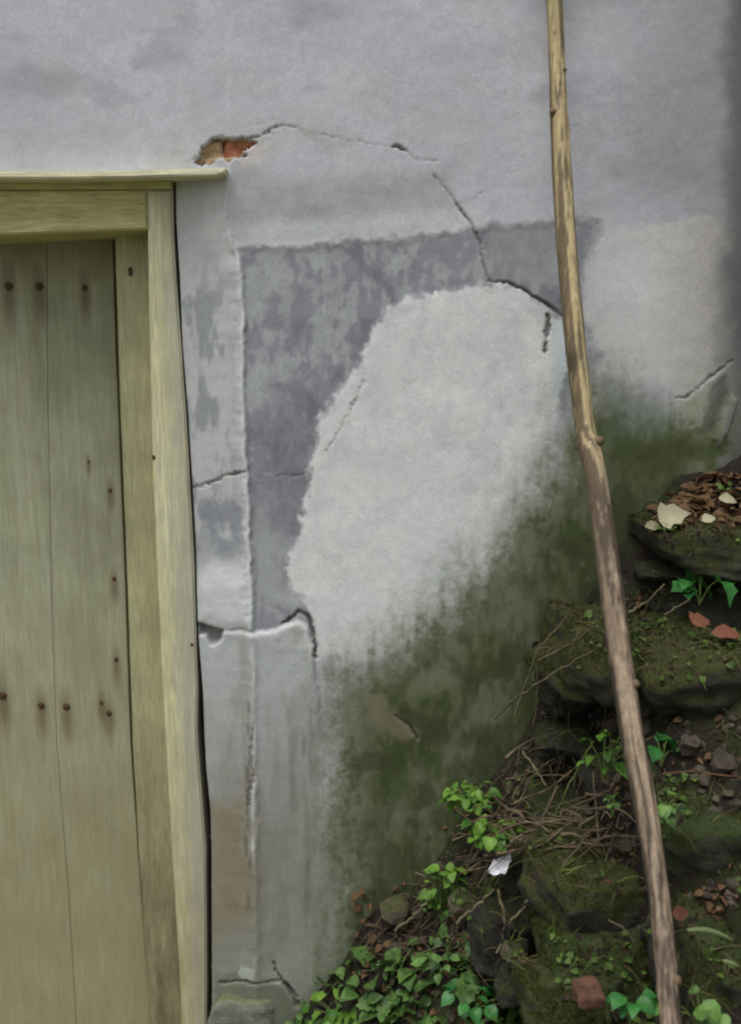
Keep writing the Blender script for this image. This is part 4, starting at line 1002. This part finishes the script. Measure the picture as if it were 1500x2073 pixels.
# small rubble, soil crumbs and stone chips filling the bank (uncountable)
parts = []
ico = bmesh.new(); bmesh.ops.create_icosphere(ico, subdivisions=2, radius=1); iv = np.array([v.co for v in ico.verts]); itr = np.array([[v.index for v in f.verts] for f in ico.faces]); ico.free()
for k in range(700):
    px, py = rng.uniform(760, 1500), rng.uniform(1180, 2080)
    if py < np.interp(px, [760, 850, 1000, 1100, 1260, 1500], [1880, 1780, 1600, 1430, 1150, 1140]): continue
    p = on_bank(px, py, .006); sc = rng.uniform(.004, .012) * (1 + 1.3 * (rng.random() > .86)); fr = iv * (1 + .28 * np.sin(iv[:, [1, 2, 0]] * rng.uniform(2, 5) + rng.uniform(0, 6, 3))) * rng.uniform(.5, 1.1, 3)
    parts.append((fr * sc + p, itr))
v, f = join(parts); tag(link('rubble', np_mesh('rubble', v, f, smooth=False), mat_simple('rubble', L(34, 30, 25), L(84, 76, 64), 35, .95, .7)), 'small stone chips and crumbs of earth filling the bank', 'rubble', kind='stuff')
# thin grass and runners trailing over the stones (uncountable)
bpy.context.view_layer.update(); parts = []
for k in range(520):
    o = stones[rng.integers(len(stones))]; c = np.array(o.location)
    px, py = proj(*c)
    if px < 1000: continue
    hx, hy, hz = o.dimensions[0] / 2, o.dimensions[1] / 2, o.dimensions[2] / 2
    a = c + np.array([rng.uniform(-hx, hx), -hy * rng.uniform(.3, .95), hz * rng.uniform(.3, 1.0)]); ln = rng.uniform(.02, .075)
    b = a + np.array([rng.normal(0, .6), -rng.uniform(.1, .6), rng.uniform(-.9, .35)]) * ln
    parts.append(tube(curve3(a, b, ln * .18, .0012, 5), rng.uniform(.0006, .0013), .0004, 4))
v, f = join(parts); tag(link('grass', np_mesh('grass', v, f), mat_leaf('thin_grass', L(44, 50, 24), L(112, 108, 66), .8, 25)), 'thin grass and runners trailing over the mossy stones', 'grass', kind='stuff')

# clutter fallen onto the stones and earth: found by dropping straight down onto them
from mathutils.bvhtree import BVHTree
bv, bf, off_ = [], [], 0
for o in stones + [bank]:
    me = o.data; co = np.empty(len(me.vertices) * 3, np.float32); me.vertices.foreach_get('co', co); co = co.reshape(-1, 3) + np.array(o.location)
    ls = np.empty(len(me.loops), np.int32); me.loops.foreach_get('vertex_index', ls)
    bv.append(co); bf.append(ls.reshape(-1, 4) + off_); off_ += len(co)
tree = BVHTree.FromPolygons([tuple(v_) for v_ in np.concatenate(bv)], np.concatenate(bf).tolist())
def drop(n, x0, x1, y0, y1, seed, cut):
    out = []
    while len(out) < n:
        x, y = rng.uniform(x0, x1), rng.uniform(y0, y1)
        if fbm(np.array([x * 11]), np.array([y * 11]), seed, 3)[0] < cut + rng.normal(0, .05): continue
        hit = tree.ray_cast(Vector((x, y, 2.0)), Vector((0, 0, -1)))
        if hit[0] is None: continue
        px, py = proj(*hit[0])
        out.append((np.array(hit[0]), np.array(hit[1])))
    return out
def lay(shape, p, nrm, size, up=.5):
    V, F = shape; hd = rng.uniform(0, 6.28); X = np.array([math.cos(hd), math.sin(hd), rng.normal(0, up)]); X -= nrm * X.dot(nrm) * .7; X /= np.linalg.norm(X)
    Y = np.cross(nrm + rng.normal(0, .35, 3), X); Y /= np.linalg.norm(Y); Zv = np.cross(X, Y)
    return (V * size) @ np.stack([X, Y, Zv]) + p + nrm * .003, F
parts = [lay(GD[rng.integers(5)], p, n_, rng.uniform(.006, .020)) for p, n_ in drop(900, .12, .95, -.85, -.01, 161, .5)]
v, f = join(parts); tag(link('leaf_litter', np_mesh('leaf_litter', v, f), mat_leaf('dark_leaf_litter', L(34, 27, 20), L(98, 78, 56), .85, 70)), 'small dark leaf fragments lying on the stones', 'leaf litter', kind='stuff')
parts = []
for p, n_ in drop(650, .02, .95, -.85, -.01, 163, .46):
    ln = rng.uniform(.012, .06); d = rng.normal(0, 1, 3); d -= n_ * d.dot(n_) * .8; d = d / np.linalg.norm(d) * ln
    parts.append(tube(curve3(p - d / 2 + n_ * .003, p + d / 2 + n_ * .004, .003, .001, 4), rng.uniform(.0006, .0015), .0005, 4))
v, f = join(parts); tag(link('straw', np_mesh('straw', v, f), mat_leaf('dull_straw', L(52, 46, 32), L(128, 116, 84), .85, 60)), 'bits of straw and dead stems strewn over the bank', 'straw', kind='stuff')
parts = [lay(G[rng.integers(4)], p + np.array([0, 0, rng.uniform(.002, .012)]), n_, rng.uniform(.006, .016), .4) for p, n_ in drop(800, .15, .95, -.9, -.02, 165, .56)]
v, f = join(parts); tag(link('small_weeds', np_mesh('small_weeds', v, f), mat_leaf('small_weed_leaf', L(28, 44, 18), L(84, 110, 46), .6, 70)), 'tiny green leaves sprouting between and over the stones', 'weeds', kind='stuff')
parts = []
for p, n_ in drop(260, -.22, .5, -.55, -.01, 167, .48):
    if p[2] > .62: continue
    ln = rng.uniform(.03, .09); b = p + np.array([rng.normal(0, .5), -rng.uniform(0, .5), rng.uniform(.3, .9)]) * ln
    cc = curve3(p, b, ln * .1, .001, 6); wv = np.array([rng.normal(0, 1), rng.normal(0, 1), .1]); wv /= np.linalg.norm(wv); V = []
    for k, q_ in enumerate(cc): w2 = .0018 * (1 - (k / 5) ** 2) + .0002; V += [q_ - wv * w2, q_ + wv * w2]
    parts.append((np.array(V), np.array([[2 * k, 2 * k + 1, 2 * k + 3, 2 * k + 2] for k in range(5)])))
v, f = join(parts); tag(link('grass', np_mesh('grass', v, f), mat_leaf('young_grass', L(50, 72, 28), L(116, 134, 66), .7, 50)), 'short grass blades growing among the weeds on the lower bank', 'grass', kind='stuff')

# white scrap
P = [W(a, b, y) for a, b, y in [(985, 1762, -.30), (1000, 1742, -.28), (1036, 1726, -.27), (1032, 1748, -.29), (1022, 1770, -.31), (1000, 1772, -.315)]]
bm = bmesh.new(); fv = [bm.verts.new(p) for p in P]; cv = bm.verts.new(np.mean(P, 0))
for k in range(6): bm.faces.new((fv[k], fv[(k + 1) % 6], cv))
bmesh.ops.subdivide_edges(bm, edges=bm.edges[:], cuts=4, use_grid_fill=True)
for v_ in bm.verts: v_.co += mnoise.noise_vector(v_.co * 90) * .005 + mnoise.noise_vector(v_.co * 220) * .002
bmesh.ops.recalc_face_normals(bm, faces=bm.faces[:])
bmesh.ops.solidify(bm, geom=bm.faces[:], thickness=.0012)
me = bpy.data.meshes.new('white_scrap'); bm.to_mesh(me); bm.free()
tag(link('white_scrap', me, M['white']), 'crumpled white scrap lying on the dry stalks', 'scrap')
